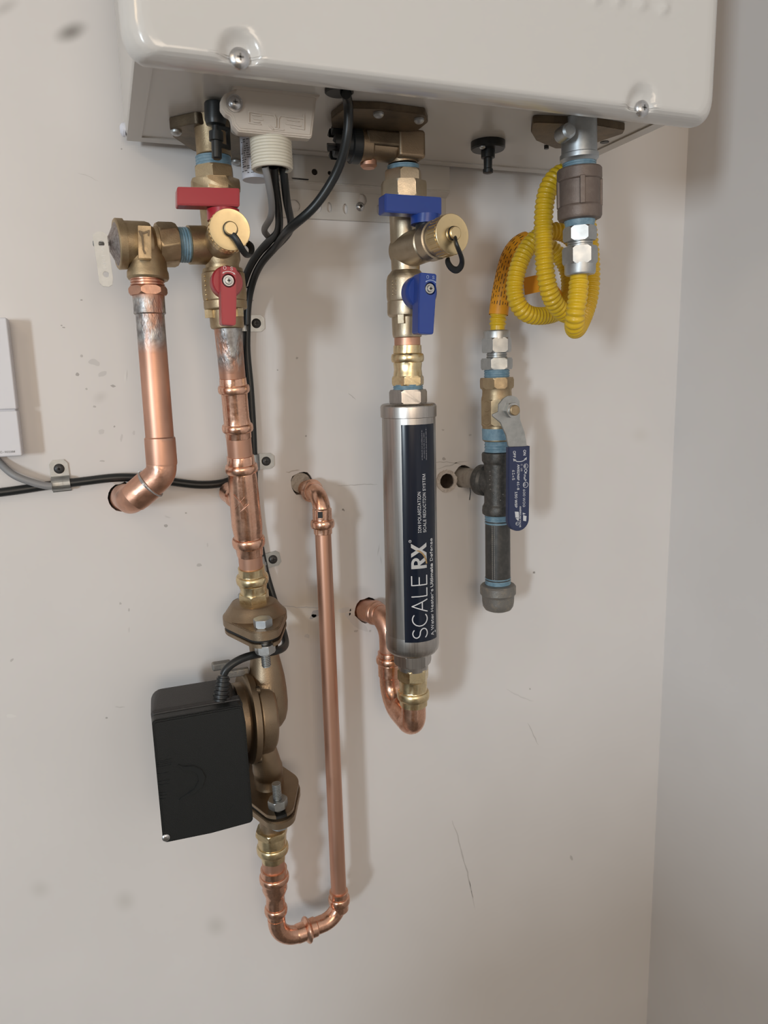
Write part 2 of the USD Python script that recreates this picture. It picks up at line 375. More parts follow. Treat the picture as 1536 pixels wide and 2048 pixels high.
def wall_paint(name, marks, col=(.72, .692, .678)):
    """cream wall paint, faint mottling, and stains / scuffs / cracks at their own places; marks = (px, py, half length, half width, degrees, colour, strength[, ragged])"""
    n = {'g': ('geometry', {}), 'n0': ('noise_texture', {'scale': 9, 'detail': 2}), 'r0': ('rgb_ramp', {'ramp': [(.3, col), (.7, tuple(c * .965 for c in col))]}),
         'p': ('principled_bsdf', {'roughness': .38, 'specular_ior_level': .35}),
         'nd': ('noise_texture', {'scale': 170, 'detail': 3}), 'ns': ('vector_math', {'math_type': 'subtract', 'vector2': (.5, .5, .5)}), 'nk': ('vector_math', {'math_type': 'scale', 'scale': .006}), 'ga': ('vector_math', {'math_type': 'add'})}
    l = [('g.position', 'n0.vector'), ('n0.fac', 'r0.fac'), 
         ('g.position', 'nd.vector'), ('nd.color', 'ns.vector1'), ('ns.vector', 'nk.vector1'), ('g.position', 'ga.vector1'), ('nk.vector', 'ga.vector2')]
    last = 'r0.color'
    for i, (px, py, ha, hb, deg, c, st, *rag) in enumerate(marks):
        o = P(px, py, 0); ux = P(px + math.cos(math.radians(deg)), py + math.sin(math.radians(deg)), 0) - o; uy = P(px - math.sin(math.radians(deg)), py + math.cos(math.radians(deg)), 0) - o
        inv = np.linalg.inv(np.array([[ux[0], uy[0]], [ux[2], uy[2]]]))
        va, vb = inv[0] / ha, inv[1] / hb; soft = rag[0] if rag else (.45 if hb < 4.5 else 0.0)
        n |= {f's{i}': ('vector_math', {'math_type': 'subtract', 'vector2': tuple(o)}), f'a{i}': ('vector_math', {'math_type': 'dot_product', 'vector2': (va[0], 0, va[1])}),
              f'b{i}': ('vector_math', {'math_type': 'dot_product', 'vector2': (vb[0], 0, vb[1])}), f'c{i}': ('combine_xyz', {}), f'd{i}': ('vector_math', {'math_type': 'length'}),
              f'e{i}': ('map_range', {'range_type': 'smoothstep', 'from_min': 1.0, 'from_max': soft if soft < 1 else 0.0, 'to_min': 0, 'to_max': st, 'clamp': True}), f'm{i}': ('mix_color', {'b': c})}
        l += [('ga.vector' if hb < 12 else 'g.position', f's{i}.vector1'), (f's{i}.vector', f'a{i}.vector1'), (f's{i}.vector', f'b{i}.vector1'), (f'a{i}.value', f'c{i}.x'), (f'b{i}.value', f'c{i}.y'),
              (f'c{i}.vector', f'd{i}.vector1'), (f'd{i}.value', f'e{i}.value'), (f'e{i}.result', f'm{i}.fac'), (last, f'm{i}.a')]
        last = f'm{i}.result'
    l.append((last, 'p.base_color'))
    MATS[name] = usdkit.material(stage, '/World/Looks/' + name, n, l, surface='p.BSDF'); return name
DK, GR, LT, YE = (.16, .14, .125), (.33, .31, .29), (.76, .74, .71), (.62, .54, .42)
MARKS = [(142, 64, 46, 26, -22, (.20, .185, .17), .8, 0), (10, 15, 44, 20, -30, (.42, .40, .38), .5, 0), (80, 1778, 30, 26, 0, (.56, .54, .51), .5, 0), (250, 1802, 30, 30, 0, (.56, .54, .51), .6, 0), (432, 1852, 30, 30, 0, (.55, .53, .50), .6, 0),
         (640, 1232, 90, 66, 20, YE, .45, .5), (632, 1228, 10, 9, -40, DK, .75), (626, 1233, 9, 5, -40, DK, .8), (600, 1215, 46, 1.6, 3, GR, .5), (715, 1246, 34, 10, 38, GR, .45), (690, 1220, 20, 6, -10, GR, .35), (614, 1272, 7, 5, 10, DK, .5),
         (715, 970, 40, 1.5, -2, GR, .5), (893, 962, 30, 30, 0, (.60, .51, .46), .8), (905, 930, 34, 1.6, -14, GR, .7), (893, 927, 40, 1.4, 4, GR, .6), (888, 918, 4, 4, 0, DK, .6),
         (586, 942, 14, 2, -8, (.30, .24, .19), .6), (235, 962, 16, 8, -10, (.60, .50, .40), .7), (430, 985, 24, 10, 0, (.60, .53, .45), .5), (722, 1190, 30, 24, 0, (.52, .50, .50), .5, .3),
         (155, 749, 5, 4, 30, DK, .75), (163, 600, 3, 2, 0, DK, .7), (128, 655, 4, 1.6, 10, DK, .7), (123, 651, 2.4, 1.6, 0, DK, .6), (163, 712, 4, 3, 40, GR, .7), (190, 725, 14, 8, 10, GR, .35), (205, 748, 12, 5, -20, GR, .55), (226, 772, 7, 3, 10, DK, .5), (173, 778, 3, 2.4, 0, GR, .7),
         (189, 813, 4, 3, 0, GR, .7), (200, 795, 22, 16, -30, GR, .22), (229, 853, 2.6, 2.6, 0, DK, .6), (202, 863, 8, 6, 0, GR, .4), (243, 876, 3, 10, 10, GR, .4), (268, 866, 3, 6, 0, GR, .5), (205, 922, 7, 2, 5, GR, .5), (250, 755, 3, 16, 3, LT, .8), (254, 750, 1.3, 16, 3, GR, .5),
         (332, 1052, 5, 4, 0, DK, .5), (372, 1026, 2.5, 2, 0, DK, .5), (335, 1034, 8, 2, 20, GR, .4), (398, 1130, 6, 4, 0, GR, .6), (415, 1090, 2, 5, 0, GR, .6), (241, 1207, 3, 3, 0, GR, .7), (258, 1220, 2, 4, 0, GR, .6), (258, 1260, 2, 7, 0, GR, .5), (24, 1320, 6, 3, -40, GR, .6), (213, 1436, 3, 2.4, 0, DK, .6), (240, 1414, 10, 1.2, 0, GR, .5), (22, 1432, 12, 4, 0, LT, .6),
         (594, 716, 3, 3, 0, DK, .6), (555, 740, 2, 2, 0, DK, .6), (612, 872, 2.5, 2.5, 0, DK, .5), (686, 1019, 2.5, 2.5, 0, DK, .8), (704, 793, 10, 1.5, 40, GR, .6), (757, 1100, 1.6, 16, 10, GR, .5), (762, 1120, 1.4, 12, -8, GR, .5), (688, 1021, 2, 2, 0, DK, .6),
         (497, 575, 5, 3, 10, DK, .85), (492, 573, 6, 5, 0, GR, .5), (496, 551, 4, 2, 10, GR, .7), (503, 601, 5, 2, 5, DK, .6), (1068, 1145, 2.6, 2.6, 0, DK, .9), (940, 870, 3, 2.5, 0, GR, .6), (886, 860, 3, 2, 0, GR, .6),
         (1040, 1390, 30, 2, 24, GR, .45), (1066, 1468, 24, 1.4, 64, GR, .5), (925, 1718, 80, 1.8, 75, GR, .6), (944, 1790, 30, 1.4, 78, GR, .4), (1143, 1716, 6, 3, 70, GR, .6), (1280, 870, 26, 22, 0, (.62, .58, .54), .4, 0),
         (176, 354, 22, 1.5, 22, GR, .35), (243, 298, 2, 2, 0, DK, .7), (1060, 1378, 2, 2, 0, DK, .6), (740, 1262, 3, 3, 0, GR, .6), (700, 1225, 2, 9, 10, GR, .6), (712, 1262, 5, 3, 0, GR, .5), (1390, 1352, 40, 30, 0, (.58, .52, .47), .4, 0)]
BIG = [m for m in MARKS if m[3] >= 12]
wall_paint('wall_paint', BIG)
def fleck(px, py, ha, hb, deg, c, st, *_):
    """a scuff, chip or hairline as a thin ragged flake on the paint"""
    rs = np.random.RandomState(int(px * 7 + py * 13) % 99991)
    ca, sa = math.cos(math.radians(deg)), math.sin(math.radians(deg))
    if ha / hb > 5:                                 # hairline: a wandering strip
        n = max(6, int(ha / 3)); t_ = np.linspace(-1, 1, n); off = np.cumsum(rs.randn(n)) * .7; off -= np.linspace(off[0], off[-1], n)
        w = hb * .75 * (1 - np.abs(t_) ** 3 * .8) * (.6 + .5 * rs.rand(n))
        loc = [(a * ha, o + q) for a, o, q in zip(t_, off, w)] + [(a * ha, o - q) for a, o, q in zip(t_[::-1], off[::-1], w[::-1])]
    else:
        n = 16; r = .55 + .5 * rs.rand(n); r = (r + np.roll(r, 1)) / 2
        loc = [(ha * q * math.cos(2 * math.pi * k / n), hb * q * math.sin(2 * math.pi * k / n)) for k, q in enumerate(r)]
    pg = Polygon([P(px + u * ca - v * sa, py + u * sa + v * ca, 0)[[0, 2]] for u, v in loc]).buffer(0)
    return plateY(pg, -.00005, .0004)
base_c = np.array((.72, .692, .678)); FL_M = {}
for m in MARKS:
    if m[3] < 12:
        c = tuple(np.round(base_c + (np.array(m[5]) - base_c) * round(m[6] * (.55 if m[3] >= 4.5 else .8) * 4) / 4, 3)); FL_M.setdefault(c, []).append(fleck(*m))
for k, c in enumerate(FL_M): mat('scuff_tone_%d' % k, c, .6)
wall_paint('wall_paint_plain', [])
mat('concrete', (.20, .19, .175), .7, var=(6, (.16, .15, .14), .35, .7), bump=(60, .001), coord='position')
mat('ceiling_paint', (.74, .72, .69), .8)

recirc_hole, stub_hole, drain_hole, cold_hole = P(604, 967, 0), P(893, 962, 0), P(246, 994, 0), P(734, 1221, 0)
slab = Manifold.cube((CORNER + 4.6, .12, 2.7)).translate((-4.6, 0, -.05))
def bore(c, rx, rz, dep, ax_=(0, 1, 0)):
    return Manifold.cylinder(dep + .01, 1, 1, 40).scale((rx, rz, 1)).rotate((-90, 0, 0)).translate((c[0], -.01, c[2]))
def rough_bore(c, r, seed):
    rs = np.random.RandomState(seed); n = 18
    pts = [(math.cos(2 * math.pi * k / n) * r * (.94 + .14 * rs.rand()), math.sin(2 * math.pi * k / n) * r * (.94 + .14 * rs.rand())) for k in range(n)]
    return Manifold.extrude(CrossSection([pts]), .1).rotate((-90, 0, 0)).translate((c[0], -.01, c[2]))
wall = slab - rough_bore(recirc_hole, .0120, 4) - bore(stub_hole, .0086, .0088, .09) - rough_bore(P(927, 953, 0), .0122, 12) - rough_bore(cold_hole, .0140, 9) - rough_bore(drain_hole, .0138, 8)
t = Thing('wall_back', 'cream painted drywall behind the pipes, scuffed and cracked', 'wall', kind='structure'); t.part('paint_surface', tm(wall), 'wall_paint', smooth=False)
for k, ms in enumerate(FL_M.values()): t.part('scuff_marks', cat(*ms), 'scuff_tone_%d' % k, smooth=False)
t.done(base=(0, 0, 0))
for q in t.prim.GetChildren():
    if q.GetName().startswith('scuff_marks'): q.SetCustomDataByKey('kind', 'stuff')
single('wall_right', trimesh.creation.box(bounds=[(CORNER, -5.5, -.05), (CORNER + .12, .12, 2.65)]), 'wall_paint_plain', 'plain cream wall meeting the pipe wall at the corner', 'wall', kind='structure', smooth=False)
single('floor', trimesh.creation.box(bounds=[(-4.6, -5.5, -.1), (CORNER + .12, .12, 0)]), 'concrete', 'grey concrete floor', 'floor', kind='structure', smooth=False)
single('ceiling', trimesh.creation.box(bounds=[(-4.6, -5.5, 2.6), (CORNER + .12, .12, 2.7)]), 'ceiling_paint', 'white ceiling', 'ceiling', kind='structure', smooth=False)
single('wall_left', trimesh.creation.box(bounds=[(-4.72, -5.5, -.05), (-4.6, .12, 2.65)]), 'wall_paint_plain', 'plain cream wall on the left of the room', 'wall', kind='structure', smooth=False)

# rough plaster rims and stub pipes in the wall
def ragged_ring(c, r0, r1, t, seed, n=40):
    rs = np.random.RandomState(seed); a = np.arange(n) * 2 * math.pi / n
    o = [(c[0] + math.cos(q) * r1 * (1 + .10 * rs.rand()), c[2] + math.sin(q) * r1 * (1 + .10 * rs.rand())) for q in a]
    i = [(c[0] + math.cos(q) * r0 * (1 + .06 * rs.rand()), c[2] + math.sin(q) * r0 * (1 + .06 * rs.rand())) for q in a]
    return plateY(Polygon(o, [i]), -t, .001, .0004)
t = Thing('capped_wall_hole', 'open round hole in the wall with rough plaster rim, beside gas tee', 'hole')
t.part('plaster_rim', ragged_ring(stub_hole, .0080, .0118, .0018, 3), 'plaster', smooth=50)
t.part('pipe_bore', lathe(stub_hole + (0, .0005, 0), (0, 1, 0), [(0, .0084), (.055, .0084), (.055, 0)], 32, hollow=True), 'hole_brown'); t.done()

# low wooden cabinet standing behind the viewer's left, out of the picture: it keeps the window light off the foot of the wall on the right
mat('birch', (.45, .33, .21), .5, var=(14, (.38, .27, .17), .35, .7), stretch=(1, 1, .1))
SC = Thing('storage_cabinet', 'low birch storage cabinet with two doors standing in the room behind the viewer', 'cabinet')
SC.part('body', rbox((-.98, -1.80, .06), (-.20, -1.32, .955), .004), 'birch')
SC.part('worktop', rbox((-1.0, -1.83, .955), (-.18, -1.30, .985), .004), 'birch')
SC.part('plinth', rbox((-.96, -1.77, 0), (-.22, -1.35, .06), .003), 'birch')
for x0, x1, hx in ((-.975, -.593, -.63), (-.587, -.205, -.55)):
    k = SC.part('door', rbox((x0, -1.32, .075), (x1, -1.302, .945), .003), 'birch')
    SC.part('door_handle', cat(cyl((hx, -1.285, .72), (hx, -1.285, .84), .005, 16), cyl((hx, -1.303, .73), (hx, -1.285, .73), .004, 12), cyl((hx, -1.303, .83), (hx, -1.285, .83), .004, 12)), 'zinc', under=k)
SC.done()

# ------------------------------------------------------------------ the water heater
HB = Z0 + .2035                                # underside of its case
HX0, HX1 = .036, .469
H = Thing('water_heater', 'large cream enamelled tankless water heater hung on the wall, pipes under it', 'water heater')
case = rbox((HX0, -.225, HB), (HX1, -.0135, Z0 + .82), .0035)
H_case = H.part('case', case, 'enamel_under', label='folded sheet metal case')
# folded lip round the underside and its seam
lip = Polygon([(HX0 + .001, -.222), (HX1 - .001, -.222), (HX1 - .001, -.0140), (HX0 + .001, -.0140)])
H.part('bottom_lip', plateZ(lip.difference(lip.buffer(-.012)), HB - .0012, HB + .001, .0004), 'enamel_under', under=H_case)
# front cover: shallow pan with a rounded rim and two screw dimples
cx0, cx1, cz0, cyf, cyb = .0275, .4655, Z0 + .1855, -.243, -.222
def cover():
    top = cz0 + .42
    sp, q = [], .003
    for k in range(7):
        th = k / 6 * math.pi / 2; ins, inb, y = .0135 * (1 - math.cos(th)), .0035 * (1 - math.cos(th)), cyf + q + .0125 * (1 - math.sin(th))
        for sx, xe in ((1, cx0), (-1, cx1)):
            for w in np.linspace(0, math.pi / 2, 9):
                sp.append(Manifold.sphere(q, 16).translate((float(xe + sx * (q + ins + .0085 * (1 - math.cos(w)))), float(y), float(cz0 + q + inb + .0145 * (1 - math.sin(w))))))
            sp.append(Manifold.sphere(q, 16).translate((float(xe + sx * (q + ins)), float(y), float(top))))
    sp += [Manifold.sphere(.0015, 12).translate((float(x), cyb - .0015, float(z))) for x in (cx0 + .012, cx1 - .012) for z in (cz0 + .0017, top)] + [Manifold.sphere(.0015, 12).translate((float(x), cyb - .0015, float(cz0 + .016))) for x in (cx0 + .0017, cx1 - .0017)]
    man = Manifold.batch_hull(sp).refine_to_length(.0032)
    m = tm(man); v = np.array(m.vertices)
    front = np.clip((cyf + .004 - v[:, 1]) / .003, 0, 1)
    for px, py in ((479, 108), (1284, 208)):                        # scooped seats of the two cover screws
        c = P(px, py, cyf); dx = v[:, 0] - c[0]; dz = v[:, 2] - c[2]
        r = np.sqrt((dx / .0145) ** 2 + (np.where(dz > 0, dz / .0165, dz / .0118)) ** 2)
        t_ = np.clip((1.0 - r) / .62, 0, 1); v[:, 1] += .0062 * t_ * t_ * (3 - 2 * t_) * front
    for px, py in ((1192, -6), (1237, 0), (1283, 8), (1327, 16)):    # row of pressed bumps
        c = P(px, py, cyf); r = np.hypot(v[:, 0] - c[0], v[:, 2] - c[2]) / .0056
        t_ = np.clip((1 - r) / .6, 0, 1); v[:, 1] -= .0022 * t_ * t_ * (3 - 2 * t_) * front
    return trimesh.Trimesh(v, m.faces, process=False)
cov = cover()
H_cov = H.part('front_cover', cov, 'enamel', smooth=50, label='glossy pressed front cover')
def pan_screw(o, d, r, h):
    return bolt_head(o, d, r, h)
for a, b, r in ((479, 118, .0064), (1283, 218, .0060)):
    o = P(a, b, cyf + .0058)
    s_ = H.part('cover_screw', bolt_head(o, (0, -1, 0), r, .0035), 'screw_steel', under=H_cov)
    H.part('screw_recess', cross_recess(o + (0, -.0033, 0), (0, -1, 0), r * .32, .0004), 'screw_slot', under=H_cov)
# hot outlet: flange plate and brass spigot
hotax = Ax(P(424, 262, -.087), P(430, 335, -.087))
H_hot = H.part('outlet_flange', plateZ(rnd(plan([(338, 240), (392, 228), (455, 240), (478, 258), (484, 318), (470, 322), (430, 300), (385, 286), (345, 258)], Z=HB - .002), .004), HB - .0085, HB, .001), 'bronze_dark')
H.part('outlet_spigot', run(hotax, [(236, 36), (262, 34), (290, 34), (310, 34), (313, 35), (314, 34)]), 'brass_cast', under=H_hot)
for a, b in ((352, 262), (472, 322)):
    H.part('flange_screw', bolt_head(PZ(a, b, HB - .0085), (0, 0, -1), .0045, .0035), 'zinc_bright', under=H_hot)
pa = Ax(P(430, 208, -.128), P(434, 318, -.128))
H_plug = H.part('outlet_drain_plug', run(pa, [(206, 20), (209, 21.5), (240, 21.5), (250, 19), (252, 8), (263, 8), (264, 14), (282, 14), (283, 10), (300, 10), (316, 10), (319, 7)], 32), 'black_plastic', label='black plastic drain plug')
H.part('plug_clip', plate(rnd(Polygon([(-.006, -.008), (.006, -.008), (.006, .008), (-.006, .008)]).difference(Polygon([(-.003, -.005), (.003, -.005), (.003, .005), (-.003, .005)])), .0008), P(446, 275, -.126), (.8, .6, 0), (0, 0, 1), .002, .0004), 'black_plastic', under=H_plug)
# cold inlet: flange, bronze strainer body with black slotted cap
H_cold = H.part('inlet_flange', plateZ(rnd(plan([(662, 228), (690, 206), (760, 208), (850, 220), (856, 236), (834, 254), (700, 256), (664, 250)], Z=HB - .002), .004), HB - .0055, HB, .001), 'bronze_dark')
cx = Ax(P(662, 286, -.100), P(838, 296, -.100), col=True)
H.part('strainer_neck', rbox(P(722, 300, -.098) * (1, 0, 1) + (0, -.114, 0), P(832, 240, -.098) * (1, 0, 0) + (0, -.082, HB - .004), .003), 'bronze_dark', under=H_cold)
H.part('strainer_body', cat(rbox(P(786, 322, -.100) + (0, -.0150, 0), P(838, 270, -.100) + (0, .0130, 0), .003), run(cx, [(712, 30), (714, 33), (737, 33), (740, 30.5), (815, 30), (830, 27), (836, 20)]), run(Ax(P(800, 225, -.098), P(806, 335, -.098)), [(222, 35), (258, 34), (300, 31), (318, 30), (328, 29)])), 'bronze', under=H_cold)
cap = mf(run(cx, [(661, 26), (663, 30), (698, 31), (700, 36), (716, 36), (718, 33)]))
for k in range(6):
    a = k * math.pi / 6
    o = cx.p(661); e1, e2 = basis(cx.d); dd_ = e1 * math.cos(a) + e2 * math.sin(a)
    b = trimesh.creation.box((.006, .05, .016)); b.apply_transform(frame4(o, np.cross(dd_, cx.d), dd_, cx.d)); 
    if k % 2 == 0: cap = cap - mf(b)
H.part('strainer_cap', tm(cap), 'black_plastic', under=H_cold, label='black slotted strainer cap')
H.part('drain_nipple', lathe(P(737, 322, -.098), (0, 0, -1), [(-.004, .007), (.004, .007), (.006, .005)], 24), 'copper_dull', under=H_cold)
for a, b in ((757, 226), (838, 238)):
    H.part('flange_screw', bolt_head(PZ(a, b, HB - .0055), (0, 0, -1), .0042, .0035), 'zinc_bright', under=H_cold)
# gas inlet: dark plate and zinc spigot
H_gas = H.part('gas_flange', plateZ(rnd(plan([(1066, 234), (1120, 236), (1195, 240), (1250, 250), (1246, 258), (1205, 272), (1165, 288), (1110, 288), (1072, 272), (1062, 255)], Z=HB - .002), .003), HB - .006, HB, .001), 'bronze_dark')
gax = Ax(P(1158, 255, -.168), P(1160, 545, -.168))
H.part('gas_spigot', cat(run(gax, [(238, 35), (308, 35), (310, 38), (319, 38), (322, 35), (326, 33)]), lathe(P(1136, 262, -.186), (-.12, -1, 0), [(-.012, .0062), (.002, .0058), (.0035, .004)], 24)), 'zinc_dull', under=H_gas)
for a, b, r in ((1093, 291, .0022), (1209, 284, .004)):
    H.part('plate_screw' if r < .003 else 'drain_slot', lathe(PZ(a, b, HB), (0, 0, -1), [(-.001, r), (.003 if r < .003 else .0006, r)], 16), 'screw_black', under=H_gas)
# small black drain
dr = PZ(976, 284, HB)
H_dr = H.part('drain_boss', lathe(dr, (0, 0, -1), [(0, .0155), (.0055, .0155), (.0068, .0145), (.0068, .0062), (.0135, .0062), (.0140, .0040), (.0225, .0038), (.0232, .0046), (.0262, .0046), (.0268, .003)], 32), 'black_plastic', label='round black drain boss')
H.part('boss_screw', bolt_head(dr + (-.010, -.008, -.0068), (0, 0, -1), .0028, .002), 'zinc_bright', under=H_dr)
# cable grommet
GROM = PZ(692, 188, HB - .0034); _gd = U(P(696, 215, -.163) - GROM)
_gc = np.array([GROM[0] - .0045, GROM[1] + .002, HB])
grom = mf(lathe(_gc, (0, 0, -1), [(0, .0105), (.0022, .0105), (.003, .0095), (.0032, .006)], 32)) - mf(cyl(GROM - _gd * .012, GROM + _gd * .02, .0041, 24))
H.part('cable_grommet', tm(grom), 'black_rubber')
# junction box with threaded cable spout
YB = -.158
bp = rnd(plan([(470, 158), (636, 181), (625, 276), (478, 262), (466, 248), (463, 232), (452, 226), (443, 214), (443, 196), (450, 185), (468, 178)], Y=YB), .003)
H_box = H.part('junction_box', cat(plateY(bp, YB, YB + .012, .003), plateY(rnd(plan([(474, 150), (632, 172), (624, 256), (490, 244), (476, 236)], Y=YB), .003), YB + .010, YB + .036, .003)), 'cream_plastic', label='cream plastic junction box')
bw = plan([(462, 158), (636, 178), (634, 190), (462, 176)], Y=YB + .006)
H.part('box_lid_edge', plateY(rnd(plan([(466, 150), (640, 172), (638, 196), (466, 178)], Y=YB), .001), YB - .0015, YB + .04, .0006), 'cream_plastic', under=H_box)
bs = P(469, 207, YB - .0005)
H.part('box_screw', cat(lathe(bs, (0, -1, 0), [(0, .0058), (.0012, .0058), (.0014, .0045)], 28), bolt_head(bs + (0, -.001, 0), (0, -1, 0), .0046, .003)), 'screw_steel', under=H_box)
H.part('box_screw_recess', cross_recess(bs + (0, -.0038, 0), (0, -1, 0), .0017, .0004), 'screw_slot', under=H_box)
# moulded wiring diagram in low relief on the box (lines only)
def rel(pts, w=.0007):
    return strokes([[tuple(P(a, b, YB)[[0, 2]]) for a, b in l] for l in pts], w)
dia = [[(497, 224), (548, 231)], [(497, 224), (497, 246), (520, 249)], [(548, 231), (551, 238), (551, 254)], [(560, 232), (556, 238), (556, 256)], [(560, 232), (607, 238)], [(607, 231), (607, 259), (582, 255)], [(505, 230), (520, 232)], [(508, 238), (524, 240)], [(508, 244), (518, 245)], [(575, 240), (596, 243)], [(572, 248), (600, 252)], [(538, 252), (545, 259)], [(548, 258), (566, 260)]]
H.part('moulded_diagram', plateY(rel(dia, .0009), YB - .0009, YB + .0005), 'cream_plastic', under=H_box)
sp = Ax(P(540, 258, YB + .0165), P(545, 346, YB + .0165))
prof = [(258, 40), (272, 40)] + threads(274, 336, 41.5, 6.2, 2.2) + [(338, 41), (340, 39.5)]
spm = mf(run(sp, prof)) - mf(run(sp, [(300, 33), (345, 33)]))
H.part('threaded_spout', tm(spm), 'conduit_cream', under=H_box)
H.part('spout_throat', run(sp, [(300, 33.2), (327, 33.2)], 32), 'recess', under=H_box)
# white sleeve with a printed sticker behind the box
sl = Ax(P(507, 240, -.092), P(513, 366, -.092))
H_sl = H.part('printed_sleeve', run(sl, [(240, 29), (358, 28.5), (361, 27)], 40), 'vinyl_white', label='white sleeve with a printed sticker')
pr = []
e1 = U((CAM - sl.o) * (1, 1, 0)); e2 = np.cross(sl.d, e1); e2 = e2 * np.sign(e2[0]); rs = np.random.RandomState(5)
for row in range(16):
    q = 286 + row * 4.4; c = sl.p(q); rr = sl.r(q, 28.8)
    for col in range(5):
        if rs.rand() < .3: continue
        a = (-62 + col * 15 + rs.rand() * 6)
        n_ = e1 * math.cos(math.radians(a)) + e2 * math.sin(math.radians(a))
        b = trimesh.creation.box((.0010 + .0016 * rs.rand(), .0006, .0003)); b.apply_transform(frame4(c + n_ * rr, np.cross(sl.d, n_), sl.d, n_)); pr.append(b)
H.part('sticker_print', cat(*pr), 'print_grey', under=H_sl)
# screw in the side of the case near the wall
H.part('side_screw', bolt_head(P(243, 259, -.022) * (0, 1, 1) + (HX0, 0, 0), (-1, 0, 0), .0055, .0042), 'vinyl_white')
H.done()

# ------------------------------------------------------------------ wall bracket below the heater
B = Thing('mounting_bracket', 'thin cream steel mounting bracket with slots, screwed to the wall under the heater', 'bracket')
bl = plan([(552, 300), (893, 330), (893, 452), (552, 432)], Y=-.003)
zb = min(q[1] for q in bl.exterior.coords); xl, xr = P(556, 400, -.003)[0], P(892, 400, -.003)[0]
zr = P(700, 372, -.008)[2]
lower = sbox(xl, Z0 + .1485, xr, zr)
holes = []
for a, b, r in ((588, 412, 12), (632, 414, 11.5), (800, 430, 10), (850, 436, 10)):
    c = P(a, b, -.002); holes.append(Point(c[0], c[2]).buffer(px_m(c, r)))
for a, b in ((658, 415), (690, 418), (757, 420), (866, 430)):
    c = P(a, b, -.002); w = px_m(c, 5); holes.append(affinity.scale(Point(c[0], c[2]).buffer(w), 1, 1.9))
k = P(724, 400, -.002); holes.append(affinity.scale(Point(k[0], k[2]).buffer(px_m(k, 9)), 1, 1.25))
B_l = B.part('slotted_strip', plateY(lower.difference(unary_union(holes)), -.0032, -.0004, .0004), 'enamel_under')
upper = sbox(xl, zr - .001, xr, HB + .02)
uh = [Point(*P(629, 344, -.012)[[0, 2]]).buffer(.0028), Point(*P(659, 346, -.012)[[0, 2]]).buffer(.0018), plan([(583, 355), (618, 358), (608, 371), (590, 369)], Y=-.012)]
upper = upper.difference(unary_union(uh))
B.part('raised_strip', plateY(upper, -.0125, -.0105, .0004), 'enamel_under')
B.part('bent_step', plate(sbox(0, 0, xr - xl, .0105), (xl, -.0028, zr - .003), (1, 0, 0), U((0, -.0093, .0045)), .0018), 'enamel_under')
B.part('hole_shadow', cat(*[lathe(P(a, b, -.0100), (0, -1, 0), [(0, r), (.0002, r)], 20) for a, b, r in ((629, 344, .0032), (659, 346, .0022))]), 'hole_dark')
o = P(721, 413, -.0045)
B_s = B.part('bracket_screw', bolt_head(o + (0, .002, 0), (0, -1, 0), .0044, .0035), 'screw_steel')
B.part('bracket_screw_drive', cross_recess(o + (0, -.0014, 0), (0, -1, 0), .0018, .0004), 'recess')
B.done()

# ------------------------------------------------------------------ remote controller on the wall at the left
R = Thing('remote_controller', 'white plastic wall remote controller cut off by the left edge of the picture', 'controller')
zt, zbm, xr_ = P(15, 635, -.02)[2], P(42, 912, -.02)[2], P(30, 780, -.02)[0]
zs = P(30, 820, -.02)[2]
R.part('upper_panel', rbox((xr_ - .122, -.0205, zs + .0006), (xr_, -.004, zt), .0015), 'white_plastic')
R_lo = R.part('flip_lid', rbox((xr_ - .122, -.0205, zbm), (xr_, -.004, zs - .0004), .0015), 'white_plastic', label='hinged lid with the model lettering')
R.part('back_plate', rbox((xr_ - .120, -.0175, zbm + .0015), (xr_ - .0015, -.0002, zt - .0015), .001), 'white_plastic')
tx = letters('RC-9018M', .00175, (0, 0, 0), (1, 0, 0), (0, 0, 1), .0002); w = tx.bounds[1, 0]
oo = P(30, 905, -.0206); tx.apply_translation((oo[0] - w, -.0205, oo[2]))
R.part('model_lettering', tx, 'print_grey', smooth=False, under=R_lo)
R.done()

